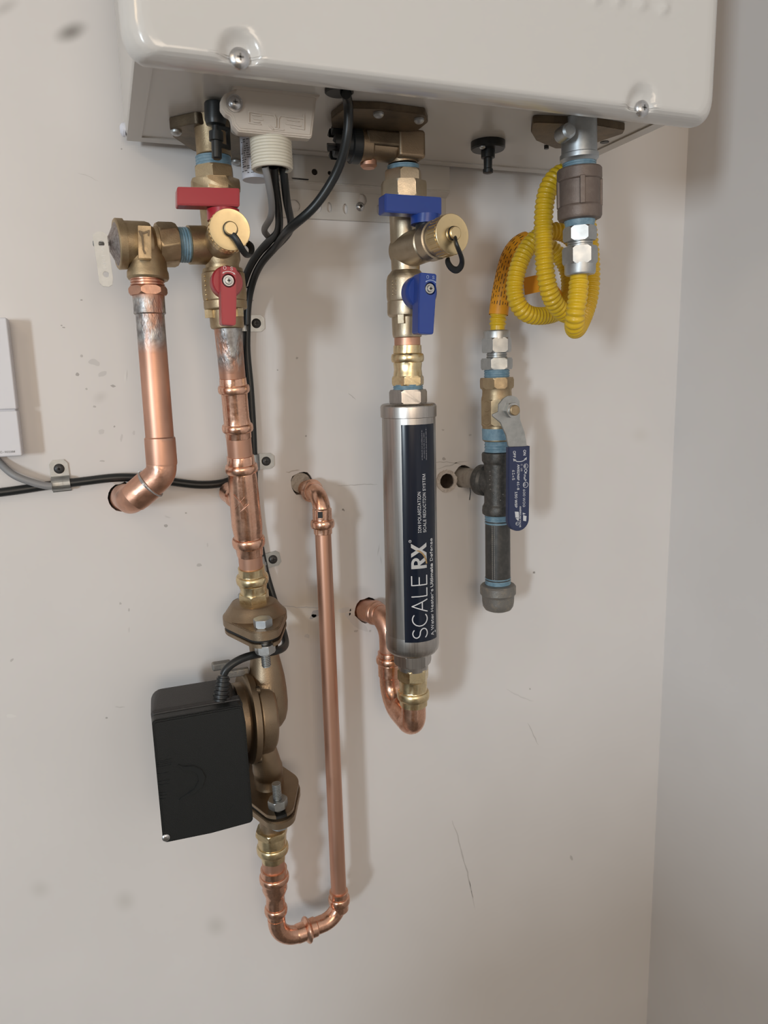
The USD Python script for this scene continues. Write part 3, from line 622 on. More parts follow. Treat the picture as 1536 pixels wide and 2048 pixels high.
# ------------------------------------------------------------------ shared fittings
def crimp(ax, rows, fac=.05, y0=None, y1=None):
    """run() with the flats that a hexagonal press jaw leaves between the given rows"""
    m = run(ax, rows, 48); v = np.array(m.vertices)
    e1, e2 = basis(ax.d); rel_ = v - ax.o; t = rel_ @ ax.d; x, y = rel_ @ e1, rel_ @ e2
    for a, b in (y0 or []):
        t0, t1 = ax.t(a), ax.t(b); lo, hi = min(t0, t1), max(t0, t1)
        ang = np.arctan2(y, x); s = 1 - fac * (.5 - .5 * np.cos(6 * ang)) * ((t > lo) & (t < hi))
        x, y = x * s, y * s
    m.vertices = ax.o + np.outer(t, ax.d) + np.outer(x, e1) + np.outer(y, e2); return m
def lever_handle(T, top_px, bot_px, Yf, width, disc_c, disc_r, m, printm, screw_px, letters_=True, depth=.020):
    """wing handle of a valve: round boss against the body, raised bar running down from it"""
    a, b = P(*top_px, Yf), P(*bot_px, Yf)
    w = width / 2; up = U(a - b); 
    sx = np.array([1, 0, 0]) - up * up[0]; sx = U(sx)
    L = np.linalg.norm(a - b)
    pg = rnd(Polygon([(-w * .92, 0), (w * .92, 0), (w, L * .5), (w, L), (-w, L), (-w, L * .5)]), .002)
    bar = plate(pg, b + np.array([0, depth * .72, 0]), sx, up, depth * .72, .0012)
    dc = P(*disc_c, Yf + depth * .55)
    boss = lathe(dc + (0, depth * .75, 0), (0, -1, 0), [(0, disc_r * .97), (depth * .45, disc_r), (depth * .62, disc_r * .985), (depth * .72, disc_r * .9)], 48)
    sc = P(*screw_px, Yf)
    hole = Manifold.cylinder(.006, .0052, .0052, 32).rotate((-90, 0, 0)).translate(tuple(sc + (0, -.001, 0)))
    bar = tm((mf(bar) + mf(boss)) - hole)
    k = T.part('handle', bar, m, smooth=28)
    T.part('handle_screw', lathe(sc + (0, .0045, 0), (0, -1, 0), [(0, .0046), (.0030, .0046), (.0036, .0040), (.0036, .0030), (.0050, .0026), (.0052, .001)], 28), 'zinc_bright', under=k)
    T.part('screw_drive', cross_recess(sc + (0, -.0008, 0), (0, -1, 0), .0013, .0003), 'recess', under=k)
    s = .0026
    for ch, dx in (('O', -.0042), ('S', .0012)):
        T.part('handle_letter', letters(ch, s, sc + sx * dx + up * .0078 + (0, -.0001, 0), sx, up, .0002), printm, smooth=False, under=k)
    arc = [(math.sin(q) * .0075, math.cos(q) * .0075 - .0008) for q in np.linspace(-.62, .62, 14)]
    pg = unary_union([LineString(arc).buffer(.00030), Polygon([(arc[0][0] - .0007, arc[0][1] - .0006), (arc[0][0] + .0010, arc[0][1] - .0003), (arc[0][0] + .0002, arc[0][1] + .0010)]), Polygon([(arc[-1][0] + .0007, arc[-1][1] - .0006), (arc[-1][0] - .0010, arc[-1][1] - .0003), (arc[-1][0] - .0002, arc[-1][1] + .0010)])])
    T.part('turn_arrow', plate(pg, sc + (0, -.0001, 0), sx, up, .0002), printm, smooth=False, under=k)
def knurled_cap(T, c, d, r, L, knob, name='drain_cap'):
    """hose cap: disc face with turned rings, knurled rim behind, small knob in the middle; c = centre of its face, d towards the viewer"""
    d = U(d)
    k = T.part(name, lathe(c, d, [(-L, r * .93), (-L * .9, r * .97), (-.0016, r * .97), (-.0012, r), (-.0003, r), (0, r * .98), (-.0003, r * .80), (-.0003, r * .36), (0, r * .34)], 64), 'brass_cap', label='round turned brass hose cap')
    e1, e2 = basis(d); kn = []
    n = 30
    for i in range(n):
        a = 2 * math.pi * i / n; o = c + (e1 * math.cos(a) + e2 * math.sin(a)) * r * .965 - d * L * .45
        b = trimesh.creation.box((.0016, .0016, L * .62)); rad = e1 * math.cos(a) + e2 * math.sin(a)
        b.apply_transform(frame4(o, rad, np.cross(d, rad), d)); kn.append(b)
    T.part('cap_knurl', cat(*kn), 'brass_cap', under=k)
    T.part('cap_knob', lathe(c, d, [(-.001, knob), (.0030, knob), (.0034, knob * 1.1), (.0046, knob * 1.1), (.0052, knob * .95)], 32), 'brass_cap', under=k)
    return k

# ------------------------------------------------------------------ hot isolation valve
V = Thing('isolation_valve', 'brass isolation valve with two red handles under the hot outlet', 'valve')
va = Ax(P(425, 300, -.087), P(456, 668, -.087))
V.part('dope_seal', run(va, threads(315, 336, 35, 6, 1.2)), 'dope', label='ring of blue thread sealant')
V.part('union_nut', hexrow(va, 335, 366, 41, 4), 'brass_cast')
V.part('union_collar', cat(hexrow(va, 362, 386, 50, 15, 8, .03), run(va, [(384, 47), (408, 44)])), 'brass_cast')
V.part('valve_body', cat(run(va, [(400, 35), (455, 34), (462, 38), (520, 37), (530, 33), (537, 33), (538, 39), (545, 40)], 56),
    run(va, [(543, 38), (548, 42.5), (588, 43.5), (600, 42.5), (601.5, 41.5), (603, 42.5), (616, 42.5), (619, 41), (621, 36)], 56),
    run(va, [(618, 33.5), (652, 33.2), (656, 32), (658, 28)], 56)), 'brass_cast', label='cast brass valve body')
for a in (-62, 40, 150):
    e1 = U((CAM - va.p(627)) * (1, 1, 0)); e2 = np.cross(va.d, e1) * -1
    n_ = e1 * math.cos(math.radians(a)) + e2 * math.sin(math.radians(a)); c = va.p(628) + n_ * va.r(628, 36)
    b = trimesh.creation.box((.006, .006, .0065)); b.apply_transform(frame4(c, n_, np.cross(va.d, n_), va.d)); V.part('stop_lug', b, 'brass_bright')
# raised casting marks on the left shoulder of the body (dots only)
c0 = [va.p(555 + 9 * k) for k in range(6)]
V.part('casting_dots', cat(*[ball(c + (e1 * math.cos(-.98) + e2 * math.sin(-.98)) * va.r(560, 43.0), .0009, 1) for c in c0]), 'brass_bright')
# drain port pointing at the viewer, with its cap
pz = P(438, 490, -.087); pdir = U(P(460, 459, -.144) - pz); plen = np.linalg.norm(P(460, 459, -.144) - pz)
V.part('drain_port', lathe(pz, pdir, [(-.004, .0135), (plen * .62, .0132), (plen * .62, .0145), (plen * .75, .0145)], 48), 'brass_cast')
kc = knurled_cap(V, pz + pdir * plen, pdir, .0152, .015, .0045)
# side branch towards the relief valve
ba = Ax(P(445, 491, -.087), P(225, 488, -.0985), col=True)
V.part('side_branch', run(ba, [(376, 30), (377, 37), (430, 37), (445, 36)]), 'brass_cast')
# upper red handle: a bar on a short hub that stands on top of the drain port
hY = -.128
hub = P(447, 437, hY)
barp = rnd(Polygon([P(354, 374, hY - .006)[[0, 2]], P(479, 377, hY - .006)[[0, 2]], P(479, 414, hY - .006)[[0, 2]], P(354, 411, hY - .006)[[0, 2]]]), .0015)
V_uh = V.part('drain_handle', cat(plateY(barp, hY - .008, hY + .008, .0015), lathe(hub, (0, 0, 1), [(-.002, .0122), (.0062, .0122)], 40)), 'red_plastic', label='red lever of the drain port')
V.part('handle_stem', lathe(hub, (0, 0, 1), [(-.014, .006), (.002, .006)], 24), 'brass_cast', under=V_uh)
lever_handle(V, (458, 533), (458, 650), -.1335, px_m(P(457, 590, -.1335), 31), (456, 563), px_m(P(456, 562, -.125), 32), 'red_plastic', 'handle_print', (457.5, 561))
strap = spline([pz + pdir * (plen + .003) + (0, 0, -.004), P(472, 478, -.149), P(482, 495, -.148), P(492, 509, -.143), P(500, 510, -.136), P(503, 497, -.128), P(494, 486, -.118), P(476, 482, -.109)], 60)
V.part('cap_strap', cat(sweep(strap, .0026, 12, aspect=(1, .6)), sweep([pz + pdir * (plen + .0022) + np.cross(pdir, U(np.cross(pdir, (0, 0, 1)))) * 0 + (math.cos(a) * .0050, 0, math.sin(a) * .0050) for a in np.linspace(0, 2 * math.pi, 28)], .0006, 8)), 'black_rubber', under=kc)
V.done()

# ------------------------------------------------------------------ relief valve
W = Thing('relief_valve', 'bronze pressure relief valve with a hanging metal test lever', 'valve')
W.part('dope_seal', run(ba, [(346, 33)] + [(a, b) for a, b in threads(350, 379, 34, 5.5, 1.6)] + [(379, 31)]), 'dope', label='blue sealed nipple thread')
W_b = W.part('valve_body', cat(hexa(ba.o, ba.d, ba.r(332, 43), ba.t(352), ba.t(314), 0, 8, .06), run(ba, [(352, 36), (350, 39), (315, 36), (308, 33), (304, 35), (300, 41), (292, 43.5), (250, 44.5), (247, 44)], 56),
    run(Ax(P(293, 490, -.0975), P(300, 628, -.100)), [(490, 30), (516, 36.5), (540, 38), (545, 40), (556, 40.5), (560, 38), (562, 33)], 56)), 'brass_cast', label='cast bronze body')
W.part('cap_ring', run(ba, [(249, 44), (248, 48.5), (234, 49), (232, 47)], 56), 'brass_cast', under=W_b)
W.part('name_plate', run(ba, [(235.5, 44.5), (234, 45), (219, 17), (217, 15)], 56), 'nameplate', smooth=20, under=W_b, label='conical stamped tin plate')
# raised plaque with an arrow moulded on the body
po = P(289, 488, -.1225)
plq = plan([(276, 451), (302, 452), (303, 517), (277, 516)], Y=-.122)
W.part('cast_plaque', plateY(plq, -.1225, -.112, .0008), 'brass_cast', under=W_b)
W.part('plaque_arrow', plateY(strokes([[tuple(P(a, b, -.1228)[[0, 2]]) for a, b in l] for l in [[(279, 463), (288, 466), (298, 462)], [(284, 467), (287, 500), (290, 506)], [(279, 463), (283, 471)], [(298, 462), (297, 470)]]], .0014), -.1234, -.1220), 'bronze_dark', under=W_b)
lv = rnd(plan([(185, 470), (193, 464), (205, 463), (214, 470), (216, 482), (226, 556), (225, 570), (218, 574), (206, 573), (199, 566)], Y=-.1065), .0008)
hl = [Point(*P(203, 488, -.1065)[[0, 2]]).buffer(.0021), Point(*P(212, 549, -.1065)[[0, 2]]).buffer(.0021)]
W_l = W.part('test_lever', cat(plateY(lv.difference(unary_union(hl)), -.1072, -.1056, .0004), plate(sbox(0, 0, .0045, np.linalg.norm(P(187, 470, -.106) - P(201, 568, -.106))), P(201, 568, -.1068), (0, 1, 0), P(187, 470, -.106) - P(201, 568, -.106), .0012)), 'lever_zinc')
W.part('lever_pin', cat(cyl(P(190, 487, -.1035), P(222, 487.5, -.0995), .0014, 16), bolt_head(P(191, 487, -.1035), (-1, 0, 0), .0026, .002, 16)), 'zinc', under=W_l)
W.part('stamped_letters', plateY(strokes([[tuple(P(a, b, -.1073)[[0, 2]]) for a, b in l] for l in [[(206, 494), (203, 499), (207, 499)], [(207, 496), (207, 503)], [(203, 512), (210, 512)], [(204, 519), (210, 521), (210, 518)], [(205, 527), (212, 527), (209, 531)], [(207, 536), (213, 536)]]], .0004), -.1074, -.1070), 'zinc_dull', under=W_l)
W.done()

# ------------------------------------------------------------------ drain pipe of the relief valve
DP = Thing('drain_pipe', 'solder-stained copper drain pipe that bends down and into the wall below the relief valve', 'pipe')
da = Ax(P(300, 628.6, -.100), P(319.2, 870.8, -.100))
zz = lambda y: da.p(y)[2]
solder('copper_soldered_drain', zz(708), zz(600), .14)
solder('copper_soldered_joint', zz(882), zz(862), .10)
DP.part('threaded_end', run(da, threads(558, 576, 33, 5.6, 2.2)), 'copper_worn')
DP.part('adapter_nut', hexrow(da, 573, 591, 38, 20, 6, .1), 'copper_worn')
DP.part('adapter_socket', run(da, [(588, 31), (622, 30.6), (627, 31.2), (629, 29.5), (629.5, 27)]), 'copper_soldered_drain')
DP.part('pipe', run(da, [(622, 27.8), (880, 27.6)]), 'copper_soldered_drain')
DP.part('elbow_socket', run(da, [(873, 27), (876, 30), (888, 30.2), (926, 30.2), (930, 29.5)]), 'copper_soldered_joint')
rB = px_m(P(321, 900, -.1), 29.6)
e0, e1_, e2_ = da.p(918), P(323, 948, -.100), P(263, 1000, -.092)
path = fillet([e0, e1_, e2_, P(249, 993, -.004), P(249, 993, -.004) + (P(249, 993, 0) - e2_) * (1, .4, 1) * .3], [.026, .021, .02], 14)
DP.part('bent_elbow', sweep(path, rB, 40), 'copper_worn')
mid = .5 * (e1_ + e2_) + (e1_ - e2_) * .12; dm = U(e2_ - e1_)
DP.part('socket_rim', lathe(mid, dm, [(-.0012, rB * .98), (0, rB * 1.06), (.014, rB * 1.05), (.019, rB * 1.0)], 48), 'copper_worn')
DP.part('solder_bead', sweep([mid + (basis(dm)[0] * math.cos(a) + basis(dm)[1] * math.sin(a)) * rB * 1.03 for a in np.linspace(0, 2 * math.pi, 40)], .0011 + .0004 * np.sin(np.linspace(0, 18, 40)), 8), 'solder')
DP.done()

# ------------------------------------------------------------------ hot riser: soldered stub, press coupling, press tee
HR = Thing('hot_supply_pipe', 'copper pipe with press coupling and marked press tee between red valve and pump', 'pipe')
ha = Ax(P(455.5, 655, -.087), P(507.5, 1185, -.055))
hz = lambda y: ha.p(y)[2]
solder('copper_soldered_hot', hz(748), hz(640), .10)
HR.part('stub_pipe', run(ha, [(650, 27), (762, 25.5)]), 'copper_soldered_hot', label='stub pipe smeared with solder')
HR.part('press_coupling', crimp(ha, [(755, 25), (756, 27), (769, 27.2)] + bead(770, 786, 27, 31.5) + [(788, 27), (800, 26), (835, 26), (847, 27)] + bead(848, 863, 27, 31) + [(865, 26.5), (875, 26.3), (876, 25)], .045, [(756, 769), (788, 800), (835, 847), (864, 876)]), 'copper_bright')
HR.part('short_pipe', run(ha, [(870, 24.6), (918, 24.6)]), 'copper_dull')
HR.part('press_tee', crimp(ha, [(911, 25), (912, 27), (927, 27.5)] + bead(928, 945, 27.5, 32.5) + [(947, 28), (960, 29), (1050, 30.5), (1070, 29)] + bead(1074, 1092, 28.5, 33) + [(1094, 27), (1109, 26.5), (1110, 25)], .045, [(912, 927), (947, 960), (1060, 1074), (1094, 1110)]), 'copper_bright')
tb = ha.p(1000)
HR.part('tee_branch', lathe(tb, (-.10, 1, 0), [(0, .0105), (.022, .0105), (.024, .0118), (.030, .0118), (.032, .0105), (.052, .0105)], 40), 'copper_bright')
# marker scribble: crossed lines drawn on the tee
e1 = U((CAM - tb) * (1, 1, 0)); e2 = np.cross((0, 0, 1.0), e1)
def on_pipe(y, a): return ha.p(y) + (e1 * math.cos(a) + e2 * math.sin(a)) * ha.r(y, 30.6)
HR.part('pencil_marks', cat(*[sweep([on_pipe(y0 + (y1 - y0) * q, a0 + (a1 - a0) * q) for q in np.linspace(0, 1, 12)], .00028, 6) for y0, a0, y1, a1 in ((985, -.75, 1012, .15), (990, .0, 1012, -.7), (1003, .10, 1022, -.45), (1018, -.35, 1004, .25), (996, -.3, 1020, .1))]), 'copper_dull')
HR.part('lower_pipe', run(ha, [(1104, 23.8), (1140, 23.6)]), 'copper_dull')
HR.done()

def press_adapter(name, label, ax, rows, hexr, dope=None, m='brass_bright', crimps=None, hexrot=12):
    T = Thing(name, label, 'pipe fitting')
    T.part('press_sleeve', crimp(ax, flat(rows), .05, crimps), m)
    T.part('hex_nut', hexrow(ax, *hexr, hexrot), m)
    if dope: T.part('dope_seal', run(ax, threads(dope[0], dope[1], dope[2], max(3, (dope[1] - dope[0]) / 3.2), 1.0)), 'dope')
    T.done()
press_adapter('press_adapter', 'shiny brass press adapter on top of the black pump', ha, [(1133, 24), (1134, 26.5), (1148, 26.8), bead(1149, 1166, 27, 32.5), (1168, 28), (1178, 26.5), (1184, 27)], (1183, 1206, 31), (1203, 1217, 28.5), crimps=[(1134, 1148), (1168, 1180)])

# ------------------------------------------------------------------ circulating pump
PM = Thing('circulator_pump', 'bronze flanged circulating pump with a black motor box hanging left of the pipe', 'pump')
pax = Ax(P(508.5, 1215, -.055), P(546, 1655, -.052))
pd = pax.d; pfr = U(np.array([0, -1.0, 0]) - pd * -pd[1]); prt = np.cross(pd, pfr) * -1
if prt[0] < 0: prt = -prt
ra = Ax(P(543, 1655, -.053), P(553, 1840, -.050))
def at_z(z): return pax.o + pd * ((Z0 + z - pax.o[2]) / pd[2])
def oval(R, off, r): return unary_union([Point(0, 0).buffer(R, 32), Point(0, off).buffer(r, 24), Point(0, -off).buffer(r, 24)]).convex_hull
def slab_(poly, z0, z1, bev):
    """polygon (right, front) lying between heights z0 > z1"""
    o = at_z(z1); return plate(poly, o, prt, pfr if np.dot(np.cross(prt, pfr), -pd) > 0 else -pfr, (z0 - z1), bev)
def stud(z0, z1, r, sgn=1, off=.040):
    o = at_z(z0) + pfr * off * sgn; L = z0 - z1; n = max(int(L / .0016), 2); pr = []
    for k in range(n): pr += [(L * k / n, r), (L * (k + .4) / n, r), (L * (k + .6) / n, r * .84), (L * (k + .85) / n, r * .84)]
    return lathe(o, pd, pr + [(L, r * .85)], 24)
z1t, z1b = -.2195, -.2285
f_up = PM.part('companion_flange', cat(slab_(oval(.0300, .040, .0155), z1t, z1b, .0016), run(pax, [(1202, 28), (1203, 42), (1206, 47), (1214, 52), (1221, 58), (1226, 63), (1232, 63)], 56)), 'bronze', smooth=38, label='upper bronze flange')
PM.part('flange_gasket', slab_(oval(.0285, .036, .014), z1b, z1b - .003, 0), 'gasket', under=f_up)
slot = oval(.0290, .040, .0150).difference(unary_union([sbox(-.0052, .036, .0052, .07), sbox(-.0052, -.07, .0052, -.036)]))
PM.part('pump_flange', slab_(slot, z1b - .003, z1b - .0068, .0006), 'bronze', under=f_up)
z2t, z2b = -.4072, -.4155
f_lo = PM.part('companion_flange', cat(slab_(oval(.0300, .040, .0155), z2t, z2b, .0016), lathe(at_z(z2b), pd, [(-.002, .0245), (.004, .0225), (.008, .0170), (.009, .013)], 56), cyl(at_z(z2b), ra.p(1659), .0118, 40)), 'bronze', smooth=38, label='lower bronze flange')
PM.part('flange_gasket', slab_(oval(.0285, .036, .014), z2t + .003, z2t, 0), 'gasket', under=f_lo)
PM.part('pump_flange', slab_(slot, z2t + .0068, z2t + .003, .0006), 'bronze', under=f_lo)
for sgn in (1, -1):
    o = at_z(z1t) + pfr * .040 * sgn
    b_ = PM.part('flange_bolt', hexa(o, -pd, .0088, 0, .0072, 14), 'zinc_dull', under=f_up)
    PM.part('bolt_thread', stud(z1b, z1b - .030, .0042, sgn), 'zinc', under=f_up)
    PM.part('flange_nut', hexa(at_z(z1b - .0080) + pfr * .040 * sgn, pd, .0095, 0, .0082, 40), 'zinc_bright', under=f_up)
    PM.part('flange_bolt', hexa(at_z(z2b) + pfr * .040 * sgn, pd, .0088, 0, .0062, 14), 'zinc_dull', under=f_lo)
    PM.part('bolt_thread', stud(z2t + .031, z2t, .0042, sgn), 'zinc', under=f_lo)
    PM.part('flange_nut', hexa(at_z(z2t + .0150) + pfr * .040 * sgn, pd, .0095, 0, .0082, 20), 'zinc', under=f_lo)
# volute: bottle shaped inlet, round impeller chamber, lower outlet
bot = Ax(P(527, 1288, -.058), P(544, 1460, -.060))
inl = run(bot, [(1284, 29), (1298, 28.5), (1315, 29), (1335, 32.5), (1355, 35.5), (1380, 37), (1405, 37), (1422, 35), (1438, 30), (1449, 22), (1456, 13), (1460, 4)], 56)
dax = Ax(P(545, 1424, -.058), P(470, 1437, -.060), col=True)
chm = run(dax, [(548, 20), (545, 50), (540, 68), (534, 75), (512, 78), (505, 79)], 64)
neck = sweep(spline([P(512, 1450, -.060), P(524, 1488, -.059), P(534, 1530, -.056), at_z(-.385), at_z(-.404)], 40), np.interp(np.linspace(0, 1, 40), [0, .35, .62, .66, .8, 1], [.010, .0125, .0142, .0148, .0142, .0145]), 48)
PM.part('volute_body', tm(mf(inl) + mf(chm) + mf(neck)), 'bronze', smooth=45, label='cast bronze volute')
ring = run(dax, [(506, 80), (504, 90), (496, 92), (492, 92), (488, 88), (486, 80)], 64)
PM.part('motor_flange', cat(ring, run(dax, [(488, 70), (470, 70)])), 'bronze')
for a in (58, 122, 238, 302):
    e1, e2 = basis(dax.d); c = dax.p(500) + (e1 * math.sin(math.radians(a)) + e2 * math.cos(math.radians(a))) * dax.r(500, 84)
    PM.part('motor_screw', lathe(c - dax.d * .001, -dax.d, [(0, .004), (.0035, .004), (.0042, .003)], 16), 'bronze_dark')
# motor housing and terminal box
mx0, mx1, mzt, mzb = .0135, .0915, -.2790, -.3960
hb = cat(hull([((x, y, Z0 + z), r) for q, y, z, r in ((0, -.101, mzt - .004, .004), (.008, -.060, mzt - .010, .010), (.001, -.101, -.312, .004), (.010, -.060, -.302, .010)) for x in (mx0 + .004 + q, mx1 - .012)], 24),
    hull([((x, y, Z0 + z), r) for x in (mx0 + .024, mx1 - .010) for y, z, r in ((-.098, mzt - .01, .004), (-.060, mzt - .03, .02), (-.098, mzb + .012, .004), (-.060, mzb + .03, .02))], 24))
PM.part('motor_housing', hb, 'housing_grey', smooth=50)
PM.part('housing_step', rbox((mx0 + .0012, -.106, Z0 + mzb + .001), (mx1 - .002, -.098, Z0 + mzt - .0012), .0012), 'housing_grey')
cvp = rnd(Polygon([(mx0, Z0 + mzt - .0022), (mx1 - .002, Z0 + mzt - .0022), (mx1, Z0 + mzt - .02), (mx1 + .0012, Z0 + mzb + .0005), (.055, Z0 + mzb - .0012), (mx0 + .0006, Z0 + mzb)]), .004)
cvr = plateY(cvp, -.1185, -.105, .003)
PM_c = PM.part('terminal_cover', cvr, 'housing_black', smooth=50, label='glossy black terminal box cover')
lg = [(352, 1527), (366, 1532), (388, 1531), (404, 1539), (411, 1554), (406, 1572), (388, 1588), (352, 1603), (362, 1595), (388, 1577), (397, 1560), (394, 1548), (383, 1542), (366, 1541)]
PM.part('logo_emblem', plateY(rnd(plan(lg, Y=-.119), .0005), -.1200, -.1180, .0008), 'emblem_black', under=PM_c, label='raised hooked emblem')
rl = []
for k, (y0, x0, x1, s) in enumerate([(1524, 313, 344, 0), (1527.5, 313, 342, 0), (1531, 313, 345, 0), (1535, 314, 343, 0), (1549, 314, 338, 0), (1564, 316, 340, 0), (1571, 317, 340, 0), (1587, 318, 332, 0), (1593, 319, 334, 0), (1599, 319, 333, 0)]):
    rl.append([tuple(P(x0, y0, -.1185)[[0, 2]]), tuple(P(x1, y0 - (x1 - x0) * .19, -.1185)[[0, 2]])])
PM.part('moulded_lines', plateY(strokes(rl, .0005), -.1188, -.1182), 'black_plastic', under=PM_c)
PM.part('moulded_tick', plateY(strokes([[tuple(P(a, b, -.1185)[[0, 2]]) for a, b in ((455, 1623), (463, 1617), (471, 1604))]], .0006), -.1188, -.1182), 'black_plastic', under=PM_c)
so = P(332, 1675, -.1186)
PM.part('cover_screw', bolt_head(so, (0, -1, 0), .0034, .0016), 'screw_steel', under=PM_c)
# strain relief boot
sb0, sb1 = P(440, 1410, -.100), P(447, 1352, -.094)
PM_s = PM.part('cord_gland', cat(rbox(P(417, 1416, -.100) + (0, -.010, -.001), P(482, 1402, -.100) + (0, .008, .003), .0015)), 'black_plastic')
rs_ = []
dN = sb1 - sb0; LN = np.linalg.norm(dN)
for k in range(7): rs_ += [(LN * k / 7, .0076 - .0003 * k), (LN * (k + .5) / 7, .0078 - .0003 * k), (LN * (k + .6) / 7, .0062 - .0002 * k), (LN * (k + .95) / 7, .0062 - .0002 * k)]
PM.part('strain_boot', lathe(sb0, dN, [(-.004, .0075)] + rs_, 28), 'black_rubber', under=PM_s)
PM.part('side_lug', cat(rbox(P(452, 1356, -.058) + (0, -.003, 0), P(497, 1334, -.058) + (0, .003, 0), .0015), rbox(P(424, 1341, -.058) + (0, -.004, 0), P(462, 1326, -.058) + (0, .004, .003), .002)), 'grey_iron')
PM.done()

# ------------------------------------------------------------------ return line: brass adapter, reducer, U of two elbows, thin pipe, elbow into the wall
press_adapter('press_adapter', 'brass press adapter under the lower pump flange', ra, [(1664, 27), (1672, 28.5), (1684, 28), bead(1688, 1703, 28, 31.8), (1704, 25), (1718, 24), (1719, 22)], (1656, 1668, 33.5), None, crimps=[(1703, 1719)])
RP = Thing('return_pipe', 'thin copper return pipe with press elbows, looping from the pump up to a wall hole', 'pipe')
RP.part('short_pipe', run(ra, [(1708, 22.6), (1745, 22.8)]), 'copper_dull')
RP.part('press_reducer', crimp(ra, [(1735, 24), (1736, 26.3), (1747, 26.5)] + bead(1748, 1761, 26, 29.8) + [(1763, 25.5), (1776, 25), (1788, 20), (1793, 18.5), (1800, 19.2), (1811, 19.2)] + bead(1812, 1826, 18.8, 23) + [(1828, 17), (1836, 16.8), (1837, 16)], .04, [(1762, 1776), (1795, 1806)]), 'copper_bright')
rr_ = px_m(P(600, 1850, -.047), 17.3)
va2 = Ax(P(645.8, 1060, -.040), P(677.8, 1790, -.040))
bottom = .5 * (P(552, 1872, -.050)[2] + P(672, 1850, -.041)[2])
c1 = ra.p(1836); c4 = va2.p(1800)
b1 = np.array([c1[0] + .0005, c1[1], bottom]); b2 = np.array([c4[0], c4[1], bottom + .0008]); bm = .5 * (b1 + b2)
RP.part('lower_elbow', sweep(fillet([c1, b1, bm], .024, 18), rr_, 40), 'copper_bright')
RP.part('lower_elbow', sweep(fillet([bm, b2, c4], .024, 18), rr_ * .97, 40), 'copper_bright')
dm = U(b2 - b1); e = bm - dm * .0045
RP.part('joint_bead', lathe(e, dm, [(-.011, rr_ * 1.02), (-.009, rr_ * 1.07), (-.002, rr_ * 1.08)] + [(t, rr_ * (1.08 + .42 * math.sin(math.pi * (t + .002) / .007))) for t in np.linspace(-.001, .004, 6)] + [(.005, rr_ * 1.1), (.011, rr_ * 1.1), (.012, rr_ * .99)], 48), 'copper_bright')
RP.part('press_collar', crimp(va2, flat([(1781, 15), (1782, 18.6), (1791, 18.8)] + [bead(1792, 1806, 18.4, 21.9)] + [(1808, 18.2), (1818, 18), (1820, 16.5)]), .04, []), 'copper_bright')
RP.part('pipe', run(va2, [(1058, 16.1), (1792, 15.2)]), 'copper_dull')
wz = recirc_hole[2]
top = va2.p(1000); tz = np.array([va2.p(1000)[0], -.040, 0]); 
c5 = va2.p(1024); apex = np.array([c5[0] - .0002, -.040, P(645, 985, -.028)[2]])
wl = np.array([recirc_hole[0] + .004, .02, apex[2]])
re_ = px_m(c5, 17.5)
RP.part('upper_elbow', sweep(fillet([va2.p(1030), apex, wl], .019, 18), re_, 40), 'copper_bright')
RP.part('press_collar', crimp(va2, flat([(1016, 17.5), (1018, 19.3), (1037, 19.6)] + [bead(1039, 1056, 19, 24)] + [(1058, 18.6), (1067, 18.4), (1068, 16)]), .05, [(1022, 1038), (1058, 1068)]), 'copper_bright')
dw = U(wl - apex)
RP.part('wall_collar', lathe(np.array([apex[0], -.0125, apex[2]]) + (wl - apex) * (.0275 / .06) * 0 + np.array([dw[0] * .02, 0, 0]), dw, [(-.006, re_ * 1.03), (-.003, re_ * 1.08)] + [(t, re_ * (1.08 + .3 * math.sin(math.pi * (t + .002) / .006))) for t in np.linspace(-.001, .003, 5)] + [(.0045, re_ * 1.06), (.011, re_ * 1.06), (.012, re_)], 44), 'copper_bright')
tg = ha
mk = plate(sbox(-.0024, -.0030, .0024, .0030), va2.p(1026.5) + np.array([-.45, -.89, 0]) * va2.r(1027, 19.6), U((.89, -.45, 0)), (0, 0, 1), .0003)
RP.part('ink_stamp', mk, 'recess')
RP.done()
single('wall_stub', lathe(recirc_hole + (0, .004, 0), (0, 1, 0), [(0, .0104), (.05, .0104)], 32), 'steel_pipe_painted', 'grubby pipe stub inside the wall hole behind the thin return pipe elbow', 'pipe')

# ------------------------------------------------------------------ cold isolation valve
V = Thing('isolation_valve', 'nickel-toned brass isolation valve with two blue handles under the cold inlet', 'valve')
va = Ax(P(806, 325, -.095), P(815, 690, -.092))
V.part('dope_seal', run(va, threads(332, 346, 32, 5.4, 1.2)), 'dope', label='ring of blue thread sealant')
V.part('union_nut', hexrow(va, 342, 370, 39, 8), 'brass_nickel')
V.part('union_collar', cat(hexrow(va, 366, 400, 47, 14, 8, .03), run(va, [(398, 42), (416, 40)])), 'brass_nickel')
V.part('valve_body', cat(run(va, [(404, 30), (480, 29.5), (536, 28.5), (541, 28), (543, 30), (549, 34)], 56), run(va, [(547, 33), (551, 36.5), (560, 39), (592, 39.5), (600, 38.5), (602, 37.5), (604, 38.5), (624, 39), (630, 38), (634, 34)], 56), run(va, [(630, 30.5), (668, 29.7), (674, 28.5), (676, 25)], 56)), 'brass_nickel', label='cast valve body')
for a in (-18, 88, 200):
    e1 = U((CAM - va.p(640)) * (1, 1, 0)); e2 = np.cross(va.d, e1) * -1
    n_ = e1 * math.cos(math.radians(a)) + e2 * math.sin(math.radians(a)); c = va.p(640) + n_ * va.r(640, 32)
    b = trimesh.creation.box((.006, .0055, .0075)); b.apply_transform(frame4(c, n_, np.cross(va.d, n_), va.d)); V.part('stop_lug', b, 'brass_nickel')
dots = []
